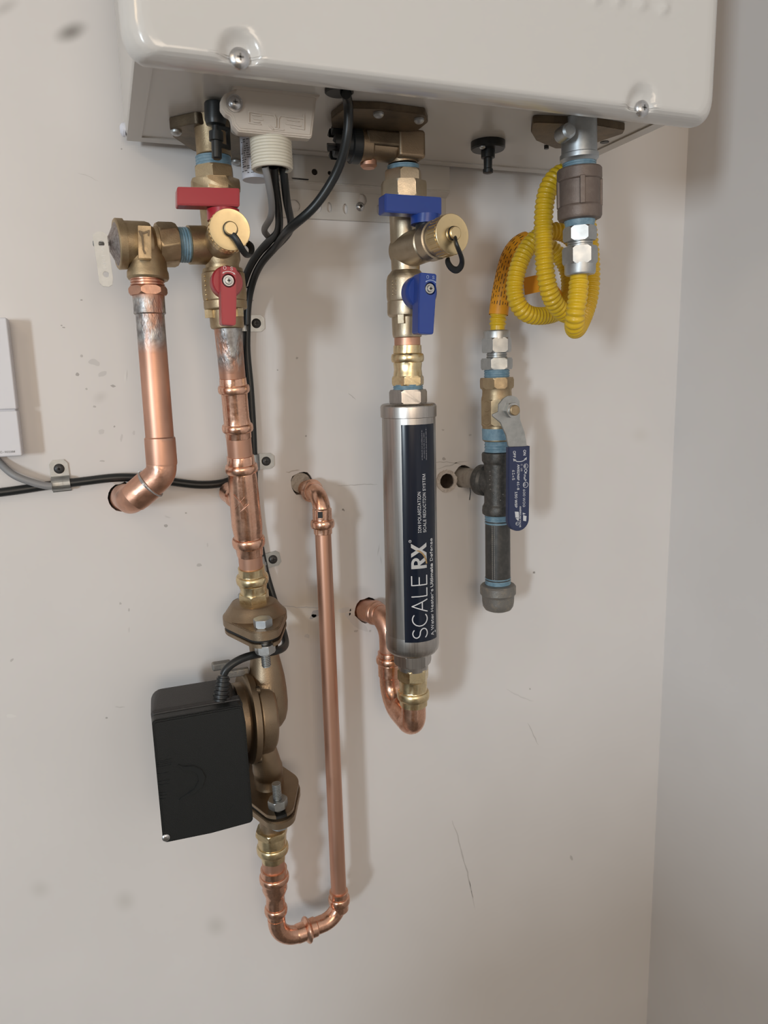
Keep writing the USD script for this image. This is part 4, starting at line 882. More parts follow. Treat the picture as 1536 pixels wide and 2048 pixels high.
for k in range(5):
    for a in (-.75, -.55):
        c = va.p(565 + 6.5 * k); dots.append(ball(c + (e1 * math.cos(a) + e2 * math.sin(a)) * va.r(575, 39.4), .0008, 1))
V.part('casting_dots', cat(*dots), 'brass_nickel')
pz = P(811, 503, -.093); ce = P(905, 468, -.166); pdir = U(ce - pz); plen = np.linalg.norm(ce - pz)
V.part('drain_port', lathe(pz, pdir, [(-.004, .0150), (plen * .50, .0146), (plen * .52, .0132), (plen * .55, .0132), (plen * .56, .0158), (plen * .70, .0158), (plen * .71, .0145), (plen * .80, .0145)], 48), 'brass_nickel')
kc = knurled_cap(V, ce, pdir, .0158, .018, .0047)
hY = -.130
hub = P(851, 444, hY)
barp = rnd(Polygon([P(770, 386, hY - .008)[[0, 2]], P(884, 394, hY - .008)[[0, 2]], P(884, 430, hY - .008)[[0, 2]], P(770, 424, hY - .008)[[0, 2]]]), .0015)
V_uh = V.part('drain_handle', cat(plateY(barp, hY - .008, hY + .008, .0015), lathe(hub, (0, 0, 1), [(-.002, .0124), (.0052, .0124)], 40)), 'blue_plastic', label='blue lever of the drain port')
V.part('handle_stem', lathe(hub, (0, 0, 1), [(-.012, .0085), (-.001, .0085)], 24), 'black_rubber', under=V_uh)
lever_handle(V, (857, 546), (852, 668), -.140, px_m(P(855, 600, -.140), 37), (846, 583), px_m(P(846, 583, -.13), 34), 'blue_plastic', 'blue_print', (861, 577))
strap = spline([ce + pdir * .003 + (.0005, 0, -.004), P(914, 492, -.174), P(922, 512, -.170), P(923, 530, -.164), P(914, 540, -.158), P(902, 535, -.152), P(895, 519, -.146)], 60)
V.part('cap_strap', cat(sweep(strap, .0028, 12, aspect=(1, .6)), sweep([ce + pdir * .0022 + (basis(pdir)[0] * math.cos(a) + basis(pdir)[1] * math.sin(a)) * .0052 for a in np.linspace(0, 2 * math.pi, 28)], .0006, 8)), 'black_rubber', under=kc)
V.done()

# ------------------------------------------------------------------ scale filter between two brass adapters
fa = Ax(P(814.5, 680, -.092), P(827, 1412, -.090))
press_adapter('press_adapter', 'brass press adapter between the blue valve and the top of the steel filter', fa, [(690, 25), (691, 28), (706, 28.5), bead(707, 725, 28, 33), (727, 29), (738, 27.5), (746, 28.5), (755, 29.5)], (752, 771, 33.5), (769, 782, 30), crimps=[(692, 706), (727, 745)])
single('pipe_nipple', run(fa, [(672, 26), (694, 26)]), 'copper_dull', 'short copper nipple soldered into the bottom of the blue-handled valve', 'pipe')
FL = Thing('scale_filter', 'brushed steel cylinder with a tall dark blue label, between two brass adapters', 'filter')
FL.part('canister', run(fa, [(822, 52), (834, 53.6), (1272, 52.3), (1290, 51)], 96), 'stainless', label='brushed steel canister')
FL.part('end_cap', run(fa, [(806, 48), (807, 52), (809.5, 55), (813, 56.3), (833, 56), (834, 54)], 96), 'stainless')
FL.part('end_cap', run(fa, [(1262, 52.6), (1270, 53.2), (1284, 53.2), (1293, 51.5), (1299, 47), (1302, 40)], 96), 'stainless')
FL.part('hex_end', hexrow(fa, 779, 808, 38.5, 20), 'stainless')
FL.part('hex_end', cat(hexrow(fa, 1300, 1326, 38, 20), run(fa, [(1320, 31), (1336, 30)])), 'stainless')
def wrap(m, q0, a_deg, r_off=.0006, maxlen=None):
    """flat lettering (x along the reading direction, y up) laid on the canister: reads upwards from picture row q0, its foot line at angle a_deg right of the side facing the camera"""
    m = m.copy()
    if maxlen: v_, f_ = trimesh.remesh.subdivide_to_size(m.vertices, m.faces, maxlen); m = trimesh.Trimesh(v_, f_, process=False)
    v = np.array(m.vertices); c0 = fa.p(q0); E1 = U((CAM - fa.p(1050)) * (1, 1, 0)); E1 = U(E1 - fa.d * (E1 @ fa.d)); E2 = np.cross(-fa.d, E1)
    if E2[0] < 0: E2 = -E2
    R0 = fa.r(1050, 53.0)
    t_up = v[:, 0]; ang = math.radians(a_deg) - v[:, 1] / R0; rr = R0 + r_off + v[:, 2]
    p0 = fa.t(q0)
    # canister radius follows the rows it was measured at
    tt = p0 - t_up; rad = np.interp(tt, [fa.t(834), fa.t(1272)], [fa.r(834, 53.6), fa.r(1272, 52.3)])
    rr = rad + r_off + v[:, 2]
    m.vertices = fa.o + np.outer(tt, fa.d) + (np.cos(ang) * rr)[:, None] * E1 + (np.sin(ang) * rr)[:, None] * E2
    return m
Rf = fa.r(1050, 53.0)
def up_len(q0, q1): return abs(fa.t(q1) - fa.t(q0))
A0, A1 = -16, 64
Lw, Lh = up_len(1274, 846), math.radians(A1 - A0) * Rf
nx, ny = 8, 40
gx, gy = np.meshgrid(np.linspace(0, Lw, nx), np.linspace(0, Lh, ny), indexing='ij')
gv = np.stack([gx.ravel(), gy.ravel(), np.zeros(nx * ny)], 1); gf = []
for i in range(nx - 1):
    for j in range(ny - 1):
        a = i * ny + j; gf += [(a, a + ny, a + ny + 1), (a, a + ny + 1, a + 1)]
lab = wrap(trimesh.Trimesh(gv, gf, process=False), 1274, A1, .0003)
if np.dot(lab.face_normals[100], CAM - lab.triangles_center[100]) < 0: lab.invert()
FL_l = FL.part('label', lab, 'label_navy', smooth=True, label='tall dark blue glossy label with white print')
def fixn(m):
    if m.volume < 0: m.invert()
    return m
def put(name, poly_or_mesh, q0, a, m, depth=.00025):
    g = poly_or_mesh if isinstance(poly_or_mesh, trimesh.Trimesh) else ext2(poly_or_mesh, depth)
    FL.part(name, fixn(wrap(g, q0, a, .00045, .002)), m, smooth=False, under=FL_l)
def word(text, h, q0, q1, a, m='label_white', bold=False):
    g = meshkit.text_mesh(text, h, .00025, bold); g.apply_translation((-g.bounds[0, 0], 0, 0)); g.apply_scale([up_len(q0, q1) / g.bounds[1, 0], 1, 1]); put('lettering', g, q0, a, m)
# SCALE in thin strokes, drawn letter by letter; h = cap height
ch = math.radians(33.5 - 0.5) * Rf; LS = up_len(1259, 1136.5); w5 = LS / 5.28
def arcp(cx_, cy_, rx, ry, a0, a1, n=16): return [(cx_ + rx * math.cos(math.radians(q)), cy_ + ry * math.sin(math.radians(q))) for q in np.linspace(a0, a1, n)]
sw = .00105
S_ = arcp(w5 * .42, ch * .745, w5 * .36, ch * .235, 40, 255) + arcp(w5 * .42, ch * .265, w5 * .40, ch * .245, 75, -150)
C_ = arcp(w5 * 1.62, ch * .5, w5 * .56, ch * .49, 52, 308, 30)
A_ = [[(w5 * 2.22, 0), (w5 * 2.72, ch), (w5 * 3.22, 0)], [(w5 * 2.42, ch * .34), (w5 * 3.02, ch * .34)]]
L_ = [[(w5 * 3.52, ch), (w5 * 3.52, 0), (w5 * 4.16, 0)]]
E_ = [[(w5 * 5.2, ch), (w5 * 4.46, ch), (w5 * 4.46, 0), (w5 * 5.2, 0)], [(w5 * 4.46, ch * .52), (w5 * 5.08, ch * .52)]]
for lt in ([S_], [C_], A_, L_, E_): put('big_letter', strokes(lt, sw), 1259, 33.5, 'label_white')
# heavy R and X with a curved golden stroke through them
hx = ch * 1.02; LR = up_len(1124, 1076)
st = hx * .20
Rp = unary_union([sbox(0, 0, st, hx), Polygon(arcp(LR * .20, hx * .72, LR * .24, hx * .28, -90, 90)).union(sbox(st * .9, hx * .44, LR * .22, hx)), Polygon([(LR * .14, hx * .46), (LR * .30, hx * .46), (LR * .50, 0), (LR * .32, 0)])]).difference(affinity.translate(Polygon(arcp(0, 0, LR * .11, hx * .12, -90, 90)).union(sbox(-LR * .06, -hx * .12, 0, hx * .12)), LR * .21, hx * .72))
Xp = unary_union([Polygon([(LR * .46, hx), (LR * .62, hx), (LR * 1.02, 0), (LR * .86, 0)]), Polygon([(LR * .86, hx), (LR * 1.02, hx), (LR * .62, 0), (LR * .46, 0)])])
put('big_letter', Rp, 1124, 34, 'label_silver'); put('big_letter', Xp, 1124, 34, 'label_silver')
sw_o = arcp(LR * .10, hx * .72, LR * .66, hx * .76, -84, -10, 24); sw_i = arcp(LR * .10, hx * .86, LR * .64, hx * .80, -10, -84, 24)
swo = ext2(Polygon(sw_o + sw_i).buffer(0), .00035)
put('swoosh', swo, 1124, 34, 'label_gold')
word("A Water Heater's", .0036, 1258, 1168, 51.5); word('Ultimate', .0036, 1164, 1118, 51.5, bold=True); word('Defense', .0036, 1113, 1069, 51.5)
word('ION POLARIZATION', .0030, 1055, 976, 22.5); word('SCALE REDUCTION SYSTEM', .0030, 1055, 942, 34)
rg = Point(0, 0).buffer(.0013).difference(Point(0, 0).buffer(.0010))
put('registered_mark', affinity.translate(rg, .0013, .0013), 1073, 1.5, 'label_white')
g = meshkit.text_mesh('R', .0012, .00025); g.apply_translation((.0009, .0007, 0)); put('registered_mark', g, 1073, 1.5, 'label_white')
# three lines of tiny print, too small to read in the photograph
rs = np.random.RandomState(11)
for a, q0, q1, h in ((28, 915, 857, .0009), (33, 912, 862, .0009), (38.5, 915, 853, .0011)):
    x, L, pr = 0, up_len(q0, q1), []
    while x < L:
        w = .00025 + .0004 * rs.rand(); pr.append(sbox(x, 0, min(x + w, L), h * (.55 + .45 * rs.rand()))); x += w + (.0003 if rs.rand() < .8 else .0008)
    put('small_print', unary_union(pr), q0, a, 'label_dim')
put('small_print', sbox(0, 0, .002, .0009), 1254, 58, 'label_white')
FL.done()
press_adapter('press_adapter', 'brass press adapter under the steel filter, above the copper bend', fa, [(1350, 25), (1357, 26), (1358, 28), (1364, 28), (1378, 27.5), bead(1380, 1397, 28, 32.5), (1399, 28), (1409, 27.6), (1410, 25)], (1333, 1357, 32.5), None, crimps=[(1362, 1378), (1398, 1409)])

# ------------------------------------------------------------------ cold copper bend from the filter back into the wall
CB = Thing('cold_supply_bend', 'shiny copper U-bend from under the steel filter back into the wall', 'pipe')
q0 = fa.p(1402); rb = px_m(q0, 24.6)
zb_ = P(824, 1449, -.085)[2]; yb = -.0315
xb = q0[0] - .001
pts = [q0, np.array([q0[0], q0[1], zb_]), np.array([xb, yb, zb_ + .002]), np.array([xb - .001, yb, P(770, 1318, yb)[2]])]
CB.part('lower_bend', sweep(fillet(pts, [.027, .027], 18), rb, 44), 'copper_bright')
rr2 = Ax(pts[3] + (0, 0, -.03), pts[3] + (0, 0, .06))
CB.part('press_collar', crimp(rr2, flat([(1352, 22), (1350, 24.3), (1328, 24.5), bead(1326, 1312, 24, 28), (1310, 24.5), (1303, 24.5), (1302, 22)]), .05, [(1330, 1345), (1303, 1310)]), 'copper_bright')
r3 = rb * .90
wp = P(735, 1221, 0); w0 = np.array([xb - .001, yb, wp[2] + .001]); w1 = np.array([wp[0], .04, wp[2]])
w1 = w0 + (np.array([wp[0], 0, wp[2]]) - w0) * 2.2
CB.part('upper_bend', sweep(fillet([pts[3] + (0, 0, -.01), w0, w1], [.023], 18), r3, 44), 'copper_worn')
wd = U(w1 - w0)
CB.part('wall_collar', lathe(wp - wd * .016, wd, [(-.004, r3 * .98), (-.002, r3 * 1.08), (.001, r3 * 1.10), (.002, r3 * 1.18), (.0045, r3 * 1.22), (.0065, r3 * 1.12), (.020, r3 * 1.12), (.021, r3)], 44), 'copper_worn')
CB.done()

# ------------------------------------------------------------------ gas line
t = Thing('pipe_coupling', 'brown banded iron coupling under the gas inlet of the heater', 'pipe fitting')
t.part('dope_seal', run(gax, threads(324, 342, 33, 4.4, 1.3)), 'dope')
t.part('coupling_body', cat(run(gax, [(337, 38), (338, 42), (341, 44), (359, 44.2), (362, 43), (364, 40.3), (412, 40), (415, 42.5), (418, 43.6), (434, 43.4), (439, 41), (441, 36), (441.5, 28)], 56)), 'brown_iron')
e1 = U((CAM - gax.p(390)) * (1, 1, 0)); e2 = np.cross(gax.d, e1) * -1
for a in (8, 100, 190, 280):
    n_ = e1 * math.cos(math.radians(a)) + e2 * math.sin(math.radians(a)); c = gax.p(388) + n_ * gax.r(388, 39.5)
    b = rbox((-.0015, -.0022, -.011), (.0022, .0022, .011), .0008); b.apply_transform(frame4(c, n_, np.cross(gax.d, n_), gax.d)); t.part('coupling_rib', b, 'brown_iron')
t.part('dope_seal', run(gax, [(438, 31), (444, 30), (452, 28.5), (457, 27)]), 'dope')
t.done()

ga = Ax(P(993, 650, -.044), P(996.2, 1220, -.044))
GC = Thing('gas_connector', 'looped yellow corrugated gas hose with zinc nuts, between gas inlet and gas valve', 'hose')
hp = [P(1157, 545, -.168), P(1157, 575, -.170), P(1153, 612, -.172), P(1149, 642, -.168), P(1151, 658, -.154), P(1163, 640, -.137), P(1177, 600, -.128), P(1182, 550, -.124), P(1178, 480, -.122), P(1166, 400, -.122), P(1148, 352, -.124),
      P(1122, 348, -.126), P(1099, 372, -.127), P(1088, 420, -.128), P(1087, 480, -.128), P(1091, 545, -.127), P(1101, 590, -.124), P(1120, 620, -.117), P(1146, 628, -.104), P(1165, 600, -.092), P(1166, 540, -.086), P(1148, 482, -.084), P(1116, 463, -.084),
      P(1078, 473, -.084), P(1049, 505, -.084), P(1032, 552, -.086), P(1031, 595, -.087), P(1049, 624, -.086), P(1083, 632, -.080), P(1118, 622, -.066), P(1138, 585, -.050), P(1130, 530, -.042), P(1095, 492, -.040), P(1056, 482, -.040), P(1027, 503, -.041), P(1010, 552, -.043), P(1000, 605, -.044), P(996, 640, -.044), P(995, 664, -.044)]
from scipy.interpolate import CubicSpline
path = spline(hp, 2600)
Lh_ = np.r_[0, np.cumsum(np.linalg.norm(np.diff(path, axis=0), axis=1))]
# wider ridges where the hose was stretched, tighter on the bends
ph = Lh_ / .0043
rid = .5 + .5 * np.cos(2 * math.pi * ph)
rad = .0073 + .0013 * rid ** .7
end = np.minimum(Lh_, Lh_[-1] - Lh_); rad = np.where(end < .006, .0074, rad)
GC.part('corrugated_hose', sweep(path, rad, 26), 'yellow_coat', smooth=60, label='yellow coated corrugated hose')
k0 = np.searchsorted(Lh_, Lh_[-1] - .102); k1 = np.searchsorted(Lh_, Lh_[-1] - .016)
seg = path[k0:k1:6]
lb = sweep(seg, .0098, 30, caps=False)
GC_t = GC.part('warning_tag', lb, 'orange_label', smooth=60, label='orange warning sticker wrapped round the hose')
# rows of print along the sticker: short dashes
T = np.gradient(seg, axis=0); T /= np.linalg.norm(T, axis=1)[:, None]; pr = []; rs = np.random.RandomState(2)
for row in range(9):
    a = math.radians(-68 + row * 17); k = 3
    while k < len(seg) - 5:
        n = rs.randint(1, 4)
        c = seg[k + n // 2]; tt = T[k]; e1 = CAM - c; e1 = U(e1 - tt * (e1 @ tt)); e2 = np.cross(tt, e1); nn = e1 * math.cos(a) + e2 * math.sin(a)
        b = trimesh.creation.box((np.linalg.norm(seg[k + n] - seg[k]) * .8, .0007, .0002)); b.apply_transform(frame4(c + nn * .0099, tt, np.cross(nn, tt), nn)); pr.append(b); k += n + 1
GC.part('tag_print', cat(*pr), 'label_ink', smooth=False, under=GC_t)
# loose flap of the sticker behind the loops
fl = [P(1050, 590, -.058), P(1068, 586, -.060), P(1092, 583, -.062), P(1118, 590, -.058), P(1134, 601, -.054)]
flp = spline(fl, 24); v = []; f = []
for k, p in enumerate(flp):
    w = .017 * (1 - .75 * max(0, (k - 10) / 13.))
    v += [p + (0, -.0002, 0), p + (0, .004, w)]
for k in range(len(flp) - 1): a = 2 * k; f += [(a, a + 2, a + 3), (a, a + 3, a + 1)]
v = np.array(v); nv = len(v); v2 = np.vstack([v, v + (0, .0004, 0)]); f2 = f + [(a + nv, c + nv, b + nv) for a, b, c in f]
for k in range(len(flp) - 1):
    for s in (0, 1): a, b = 2 * k + s, 2 * k + 2 + s; f2 += [(a, b, b + nv), (a, b + nv, a + nv)]
GC.part('tag_flap', trimesh.Trimesh(v2, np.array(f2), process=False), 'orange_label', smooth=40, under=GC_t)
GC.part('flare_nut', cat(hexrow(gax, 494, 529, 35, 22), run(gax, [(527, 31), (546, 30.5), (550, 28), (551, 23)])), 'zinc_bright')
GC.part('adapter_nut', cat(hexrow(gax, 454, 483, 33, 30), run(gax, [(480, 25)] + threads(483, 496, 25.5, 4.2, 1.4))), 'zinc_bright')
GC.part('flare_nut', cat(run(ga, [(660, 20), (661, 25), (664, 26.8), (678, 27)]), hexrow(ga, 676, 705, 30.5, 14)), 'zinc_bright')
GC.part('adapter_nut', cat(run(ga, threads(703, 718, 20.5, 5, 1.4)), hexrow(ga, 716, 739, 32, 20)), 'zinc')
GC.done()

GV = Thing('gas_valve', 'brass gas ball valve with a zinc lever in a printed dark blue sleeve', 'valve')
GV.part('dope_seal', run(ga, threads(736, 756, 25.5, 5, 1.3)), 'dope')
GV.part('valve_body', cat(hexrow(ga, 755, 777, 34, 8, 8, .05), run(ga, [(775, 31), (781, 29), (790, 29.5), (796, 31), (800, 31)]), hexrow(ga, 798, 850, 33.5, 20, 8, .06), run(ga, [(849, 31), (852, 29.5), (880, 29), (882, 26)])), 'brass_cast', label='cast brass body')
for y in (812, 838):
    c = ga.p(y); e1 = U((CAM - c) * (1, 1, 0)); lft = np.array([-.92, -.35, 0])
    GV.part('side_boss', lathe(c + U(lft) * .008, U(lft), [(0, .0062), (.0072, .0062), (.0085, .0050)], 28), 'brass_cast')
GV.part('dope_smear', run(ga, [(856, 29.9), (860, 30.2), (878, 29.6), (880, 28)]), 'dope')
GV.part('dope_seal', run(ga, threads(881, 903, 25.5, 6.2, 1.4)), 'dope')
LY = -.083
stem = P(1021, 820, LY)
GV.part('valve_stem', lathe(P(1000, 822, -.044), (0, -1, 0), [(0, .0085), (.022, .0082), (.024, .006), (.030, .006)], 32), 'brass_cast')
stem = np.array([P(1020, 820, LY)[0], LY, P(1020, 820, LY)[2]])
lp = [(1023, 791), (1032, 794), (1038, 802), (1039, 838), (1048, 864), (1053, 893), (1016, 893), (1012, 872), (1000, 845), (984, 832), (985, 828), (996, 823), (997, 808), (1006, 797), (1014, 792)]
lvp = rnd(plan(lp, Y=LY), .0012)
GV_l = GV.part('lever', plateY(lvp, LY - .0012, LY + .0012, .0004), 'zinc', label='zinc plated lever')
GV.part('stem_nut', cat(hexa(stem, (0, -1, 0), .0078, .001, .0064, 10), lathe(stem, (0, -1, 0), [(.006, .0050), (.0085, .0050), (.0092, .0042)], 28)), 'zinc_bright', under=GV_l)
GV.part('stem_end', lathe(stem, (0, -1, 0), [(.0080, .0052), (.0100, .0052), (.0106, .0044)], 28), 'brass_cast', under=GV_l)
# sleeve, hanging straight down
sx0, sx1 = P(1014, 975, LY)[0], P(1056, 975, LY)[0]; szt, szb = P(1034, 893, LY)[2], P(1034, 1061, LY)[2]
rw = (sx1 - sx0) / 2
slv = unary_union([sbox(sx0, szb + rw, sx1, szt), Point((sx0 + sx1) / 2, szb + rw).buffer(rw, 32)])
GV_s = GV.part('lever_sleeve', plateY(slv, LY - .0032, LY + .0032, .0012), 'sleeve_navy', under=GV_l, label='dark blue vinyl sleeve with white print')
SL = szt - szb; SW = sx1 - sx0
def onsleeve(fx, fz): return np.array([sx0 + SW * fx, LY - .00325, szt - SL * fz])
def sword(text, fx, z0, z1, h, bold=False):
    g = meshkit.text_mesh(text, h, .0002, bold); g.apply_translation((-g.bounds[0, 0], 0, 0)); g.apply_scale([SL * (z1 - z0) / g.bounds[1, 0], 1, 1])
    g.apply_transform(frame4(onsleeve(fx, z0), (0, 0, -1), (1, 0, 0), (0, -1, 0))); return g
GPR = []
for a in (('ON', .68, .040, .105, .0028, True), ('OFF', .20, .045, .125, .0028, True), ('ANSI/NSF 61-8', .40, .205, .505, .0024, True), ('61<5', .16, .268, .385, .0029), ('150 WSP', .30, .525, .715, .0026, True), ('600 WOG', .68, .505, .715, .0026), ('AMERICAN VALVE', .525, .700, .955, .0017, True), ('FM', .705, .33, .385, .0020, True), ('C', .565, .205, .222, .0018), ('US', .565, .252, .288, .0018), ('SP', .71, .212, .250, .0022, True), ('UL', .71, .435, .470, .0022, True)):
    GV.part('sleeve_lettering', sword(*a), 'sleeve_print', smooth=False, under=GV_l)
def sring(fx, fz, r, w):
    c = onsleeve(fx, fz); return Point(c[0], c[2]).buffer(r, 24).difference(Point(c[0], c[2]).buffer(r - w, 24))
def stri(pts): return Polygon([(onsleeve(a, b)[0], onsleeve(a, b)[2]) for a, b in pts])
arc = [(sx0 + SW * .52 + SW * .26 * math.cos(q), szt - SL * .143 - SL * .030 * math.sin(q)) for q in np.linspace(math.radians(15), math.radians(165), 20)]
shapes = [LineString(arc).buffer(.00035), stri([(.70, .150), (.84, .128), (.82, .162)]), stri([(.20, .132), (.35, .150), (.23, .166)]), sring(.80, .232, .0026, .00035), sring(.80, .286, .0017, .0005), sring(.80, .452, .0030, .00045), stri([(.73, .318), (.86, .318), (.795, .302)]), stri([(.73, .392), (.86, .392), (.795, .408)]),
          stri([(.30, .760), (.48, .768), (.50, .840), (.33, .832)]), stri([(.34, .842), (.50, .842), (.47, .880)]), stri([(.68, .782), (.82, .800), (.68, .806)]), stri([(.70, .812), (.86, .828), (.84, .890), (.70, .880)]), sring(.42, .908, .0019, .0003)]
GV.part('sleeve_symbols', cat(*[plateY(g, LY - .00345, LY - .00318) for s_ in shapes for g in getattr(s_, 'geoms', [s_])]), 'sleeve_print', smooth=False, under=GV_l)
GV.part('sleeve_lettering', sword('R', .355, .898, .918, .0016), 'sleeve_print', smooth=False, under=GV_l)
GV.done()

GT = Thing('gas_tee', 'black iron tee fed by a short nipple out of the wall, under the gas valve', 'pipe fitting')
GT.part('tee_body', cat(run(ga, [(904, 28), (905, 30), (908, 31), (921, 30.5), (925, 28), (928, 26.6), (1005, 26.4), (1009, 28), (1012, 30), (1020, 30.8), (1026, 30), (1029, 27)], 56), lathe(ga.p(964), (-.30, .95, 0), [(0, .0135), (.014, .0142), (.016, .0168), (.024, .0168), (.026, .015), (.0262, .012)], 48)), 'black_iron')
gn = ga.p(964); gdir = U((-.30, .95, 0))
GT.part('wall_nipple', lathe(gn, gdir, [(.018, .0112), (.060, .0112)], 40), 'steel_pipe_painted', label='paint-splashed nipple into the wall')
GT.part('casting_marks', cat(*[ball(ga.p(y) + (np.array([-.55, -.83, 0]) * math.cos(a) + np.array([.83, -.55, 0]) * math.sin(a)) * ga.r(y, 26.3), .0008, 1) for y, a in ((940, -.5), (948, -.48), (956, -.52), (966, -.5), (975, -.46), (983, -.2), (990, .1), (996, .3), (985, .5))]), 'grey_iron')
GT.part('hanging_sliver', sweep([P(940, 975, -.030), P(941, 985, -.031), P(939, 1000, -.032)], .0005, 8), 'recess')
GT.done()
DL = Thing('drip_leg', 'black steel drip leg pipe with a rough grey iron cap, hanging under the gas tee', 'pipe')
DL.part('dope_seal', run(ga, threads(1027, 1046, 25.6, 5.4, 1.3)), 'dope')
DL.part('pipe', run(ga, [(1040, 24.9), (1160, 24.9)]), 'black_pipe')
c = [ga.p(q) for q in np.linspace(1048, 1152, 27)]
for a, w in ((-.42, .0011), (-.25, .0005)):
    pr = [trimesh.creation.box((.0007 if w < .001 else .0012, .0003, .0018)) for _ in c]
    for b, q, k in zip(pr, c, range(99)):
        n_ = np.array([-.50, -.866, 0]) * math.cos(a) + np.array([.866, -.50, 0]) * math.sin(a)
        b.apply_transform(frame4(q + n_ * ga.r(1100, 24.9), np.cross(n_, (0, 0, 1)), n_, (0, 0, 1)))
    DL.part('pipe_print', cat(*pr), 'grey_iron', smooth=False)
DL.part('dope_seal', run(ga, threads(1154, 1174, 25.6, 5.2, 1.3)), 'dope')
DL.part('pipe_cap', run(ga, [(1167, 27), (1169, 33), (1172, 35.5), (1186, 35.5), (1189, 33), (1192, 32), (1203, 31.5), (1211, 30), (1217, 26), (1220, 19), (1221, 8)], 56), 'grey_iron', label='rough grey cap')
DL.done()

# ------------------------------------------------------------------ cables and their clamps
def cable(name, pts, r, m, label, n=160, aspect=(1, 1)):
    single(name, sweep(spline(pts, n), r if np.ndim(r) == 0 else np.interp(np.linspace(0, 1, n), *r), 16, aspect=aspect), m, label, 'cable', smooth=60)
BUN = [(486, 650, -.0125, 1, 0), (489, 600, -.0145, 1, .1), (501, 552, -.0250, .85, .5), (521, 515, -.0430, .7, .7), (545, 488, -.0600, .6, .8)]
def bundle(sn, sy, up=True):
    q = [P(x + nx * 8.6 * sn, y + ny * 8.6 * sn, Y + .0050 * sy) for x, y, Y, nx, ny in BUN]
    return q if up else q[::-1]
WY = -.0058
cable('black_cable', [P(-420, 1042, WY), P(-200, 1014, WY), P(-40, 990, WY), P(30, 981, WY), P(90, 972, WY), P(122, 968, WY), P(180, 961, WY), P(240, 955, WY), P(320, 960, WY), P(390, 969, WY), P(440, 967, WY), P(470, 955, WY), P(486, 928, WY), P(489, 880, WY), P(484, 800, WY), P(475, 720, WY)] + bundle(-1, -1) + [P(556, 462, -.0825), P(557, 420, -.104), P(551, 375, -.124), P(547, 335, -.1365)], ([0, .5, .6, 1], [.0039, .0039, .0033, .0033]), 'cord_black', 'black cable running along the wall from the left, then up into the threaded spout', 260)
cable('grey_cable', [P(-12, 915, -.0055), P(4, 930, -.0065), P(26, 949, -.0125), P(56, 962, -.0145), P(84, 970, -.0150), P(104, 972, -.0150)], px_m(P(30, 950, 0), 7.2), 'cord_grey', 'short grey cable curving down from the remote controller to the black one', 80)
cable('grey_cable', [P(530, 334, -.1440), P(537, 365, -.138), P(543, 405, -.122), P(539, 440, -.094), P(530, 465, -.0655)] + bundle(-1, 1, False), .0027, 'cord_grey', 'grey cable hanging out of the threaded spout beside the black ones', 100)
cable('power_cable', [P(447.5, 1349, -.0938), P(456, 1335, -.094), P(478, 1320, -.093), P(503, 1311, -.0885), P(531, 1306, -.0805), P(552, 1302, -.0775), P(570, 1290, -.058), P(566, 1262, -.034), P(551, 1210, -.015), P(533, 1150, -.0068), P(522, 1100, WY), P(511, 1020, WY), P(508, 930, WY), P(505, 850, WY), P(499, 760, WY), P(494, 700, WY)] + bundle(1, 1) + [P(580, 459, -.081), P(577, 420, -.104), P(571, 380, -.123), P(566, 335, -.1345)], ([0, .6, .72, 1], [.0036, .0036, .0032, .0032]), 'cord_black', 'black pump power cable climbing behind the hot pipe to the threaded spout', 300)
cable('heater_cable', [GROM, P(697, 222, -.162), P(695, 265, -.158), P(683, 320, -.149), P(658, 372, -.139), P(622, 420, -.130), P(582, 455, -.112)] + bundle(1, -1, False), ([0, .5, .65, 1], [.0036, .0036, .0032, .0032]), 'cord_black', 'thick black cable arching from under the heater past the bracket to the hot valve', 160)

CL = Thing('cable_clamp', 'zinc one-screw cable clamp on the black cable beside the remote controller', 'clamp', 'zinc cable clamps on the wall')
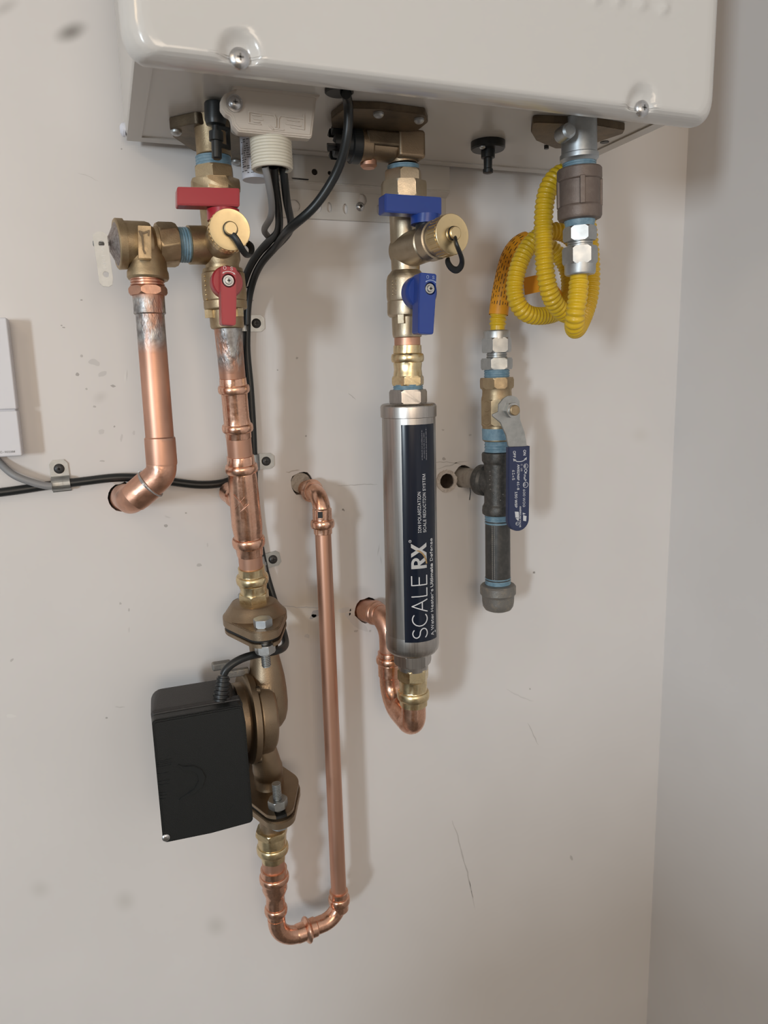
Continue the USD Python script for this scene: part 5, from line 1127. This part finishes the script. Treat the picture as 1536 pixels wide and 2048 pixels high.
# built with its cable along x at the origin, screw tab upwards
w = .0078; pr = []
r0 = .0046
arcq = [(-r0 * 1.55, -.0006), (-r0 * 1.2, -.0012)] + [(-math.cos(q) * (r0 + .0008), -.0052 - math.sin(q) * (r0 + .0004)) for q in np.linspace(.12, math.pi - .12, 12)] + [(r0 * 1.3, -.0014), (r0 * 1.6, -.0008)]
ring_ = LineString(arcq).buffer(.0006)
def ext_x(poly, x0, x1):            # polygon (z, y) extruded along x
    m = tm(Manifold.extrude(CrossSection([list(poly.exterior.coords)[:-1]], m3.FillRule.EvenOdd), x1 - x0)); M = np.eye(4); M[:3, 0], M[:3, 1], M[:3, 2], M[:3, 3] = (0, 0, 1), (0, 1, 0), (-1, 0, 0), (x1, 0, 0)
    m.apply_transform(M); return m
CL.part('saddle', ext_x(ring_, -w, w), 'zinc', smooth=40)
CL.part('saddle_rib', cat(ext_x(LineString([(p[0] * 1.03, p[1] - .0005) for p in arcq[2:-2]]).buffer(.0005), -.0018, .0018)), 'zinc', smooth=40)
tab = Polygon([(-w, .005), (w, .005), (w, .018), (w - .003, .0215), (-w + .003, .0215), (-w, .018)])
CL.part('screw_tab', plateY(tab, -.0016, -.0002, .0003), 'zinc')
CL_s = CL.part('clamp_screw', bolt_head(np.array([0, -.0014, .0135]), (0, -1, 0), .0046, .0026), 'screw_black')
CL.part('screw_drive', cross_recess(np.array([0, -.0040, .0135]), (0, -1, 0), .0020, .0003), 'recess', under=CL_s)
cl0 = P(122, 968, -.006); CL.done(base=(0, 0, 0))
root = CL.prim
def move(prim, x, z, deg):
    X = UsdGeom.Xformable(prim); X.ClearXformOpOrder()
    for a in list(prim.GetAttributes()):
        if a.GetName().startswith('xformOp:'): prim.RemoveProperty(a.GetName())
    X.AddTranslateOp().Set(Gf.Vec3d(float(x), 0, float(z))); X.AddRotateYOp().Set(float(deg))
def dup(label, x, z, deg):
    q = UsdGeom.Xform.Define(stage, numbered('/World/cable_clamp')).GetPrim()
    q.GetReferences().AddInternalReference(root.GetPath()); q.SetInstanceable(True)
    for k, v_ in dict(label=label, category='clamp', group='zinc cable clamps on the wall').items(): q.SetCustomDataByKey(k, v_)
    move(q, x, z, deg)
for (px, py), lab_ in (((486, 646), 'zinc cable clamp beside the lower end of the red valve'), ((507, 925), 'zinc cable clamp beside the press tee on the hot pipe'), ((522, 1128), 'zinc cable clamp just above the pump flange')):
    c = P(px, py, -.006); dup(lab_, c[0], c[2], 90 if py < 1100 else 80)
move(root, cl0[0], cl0[2], -2)
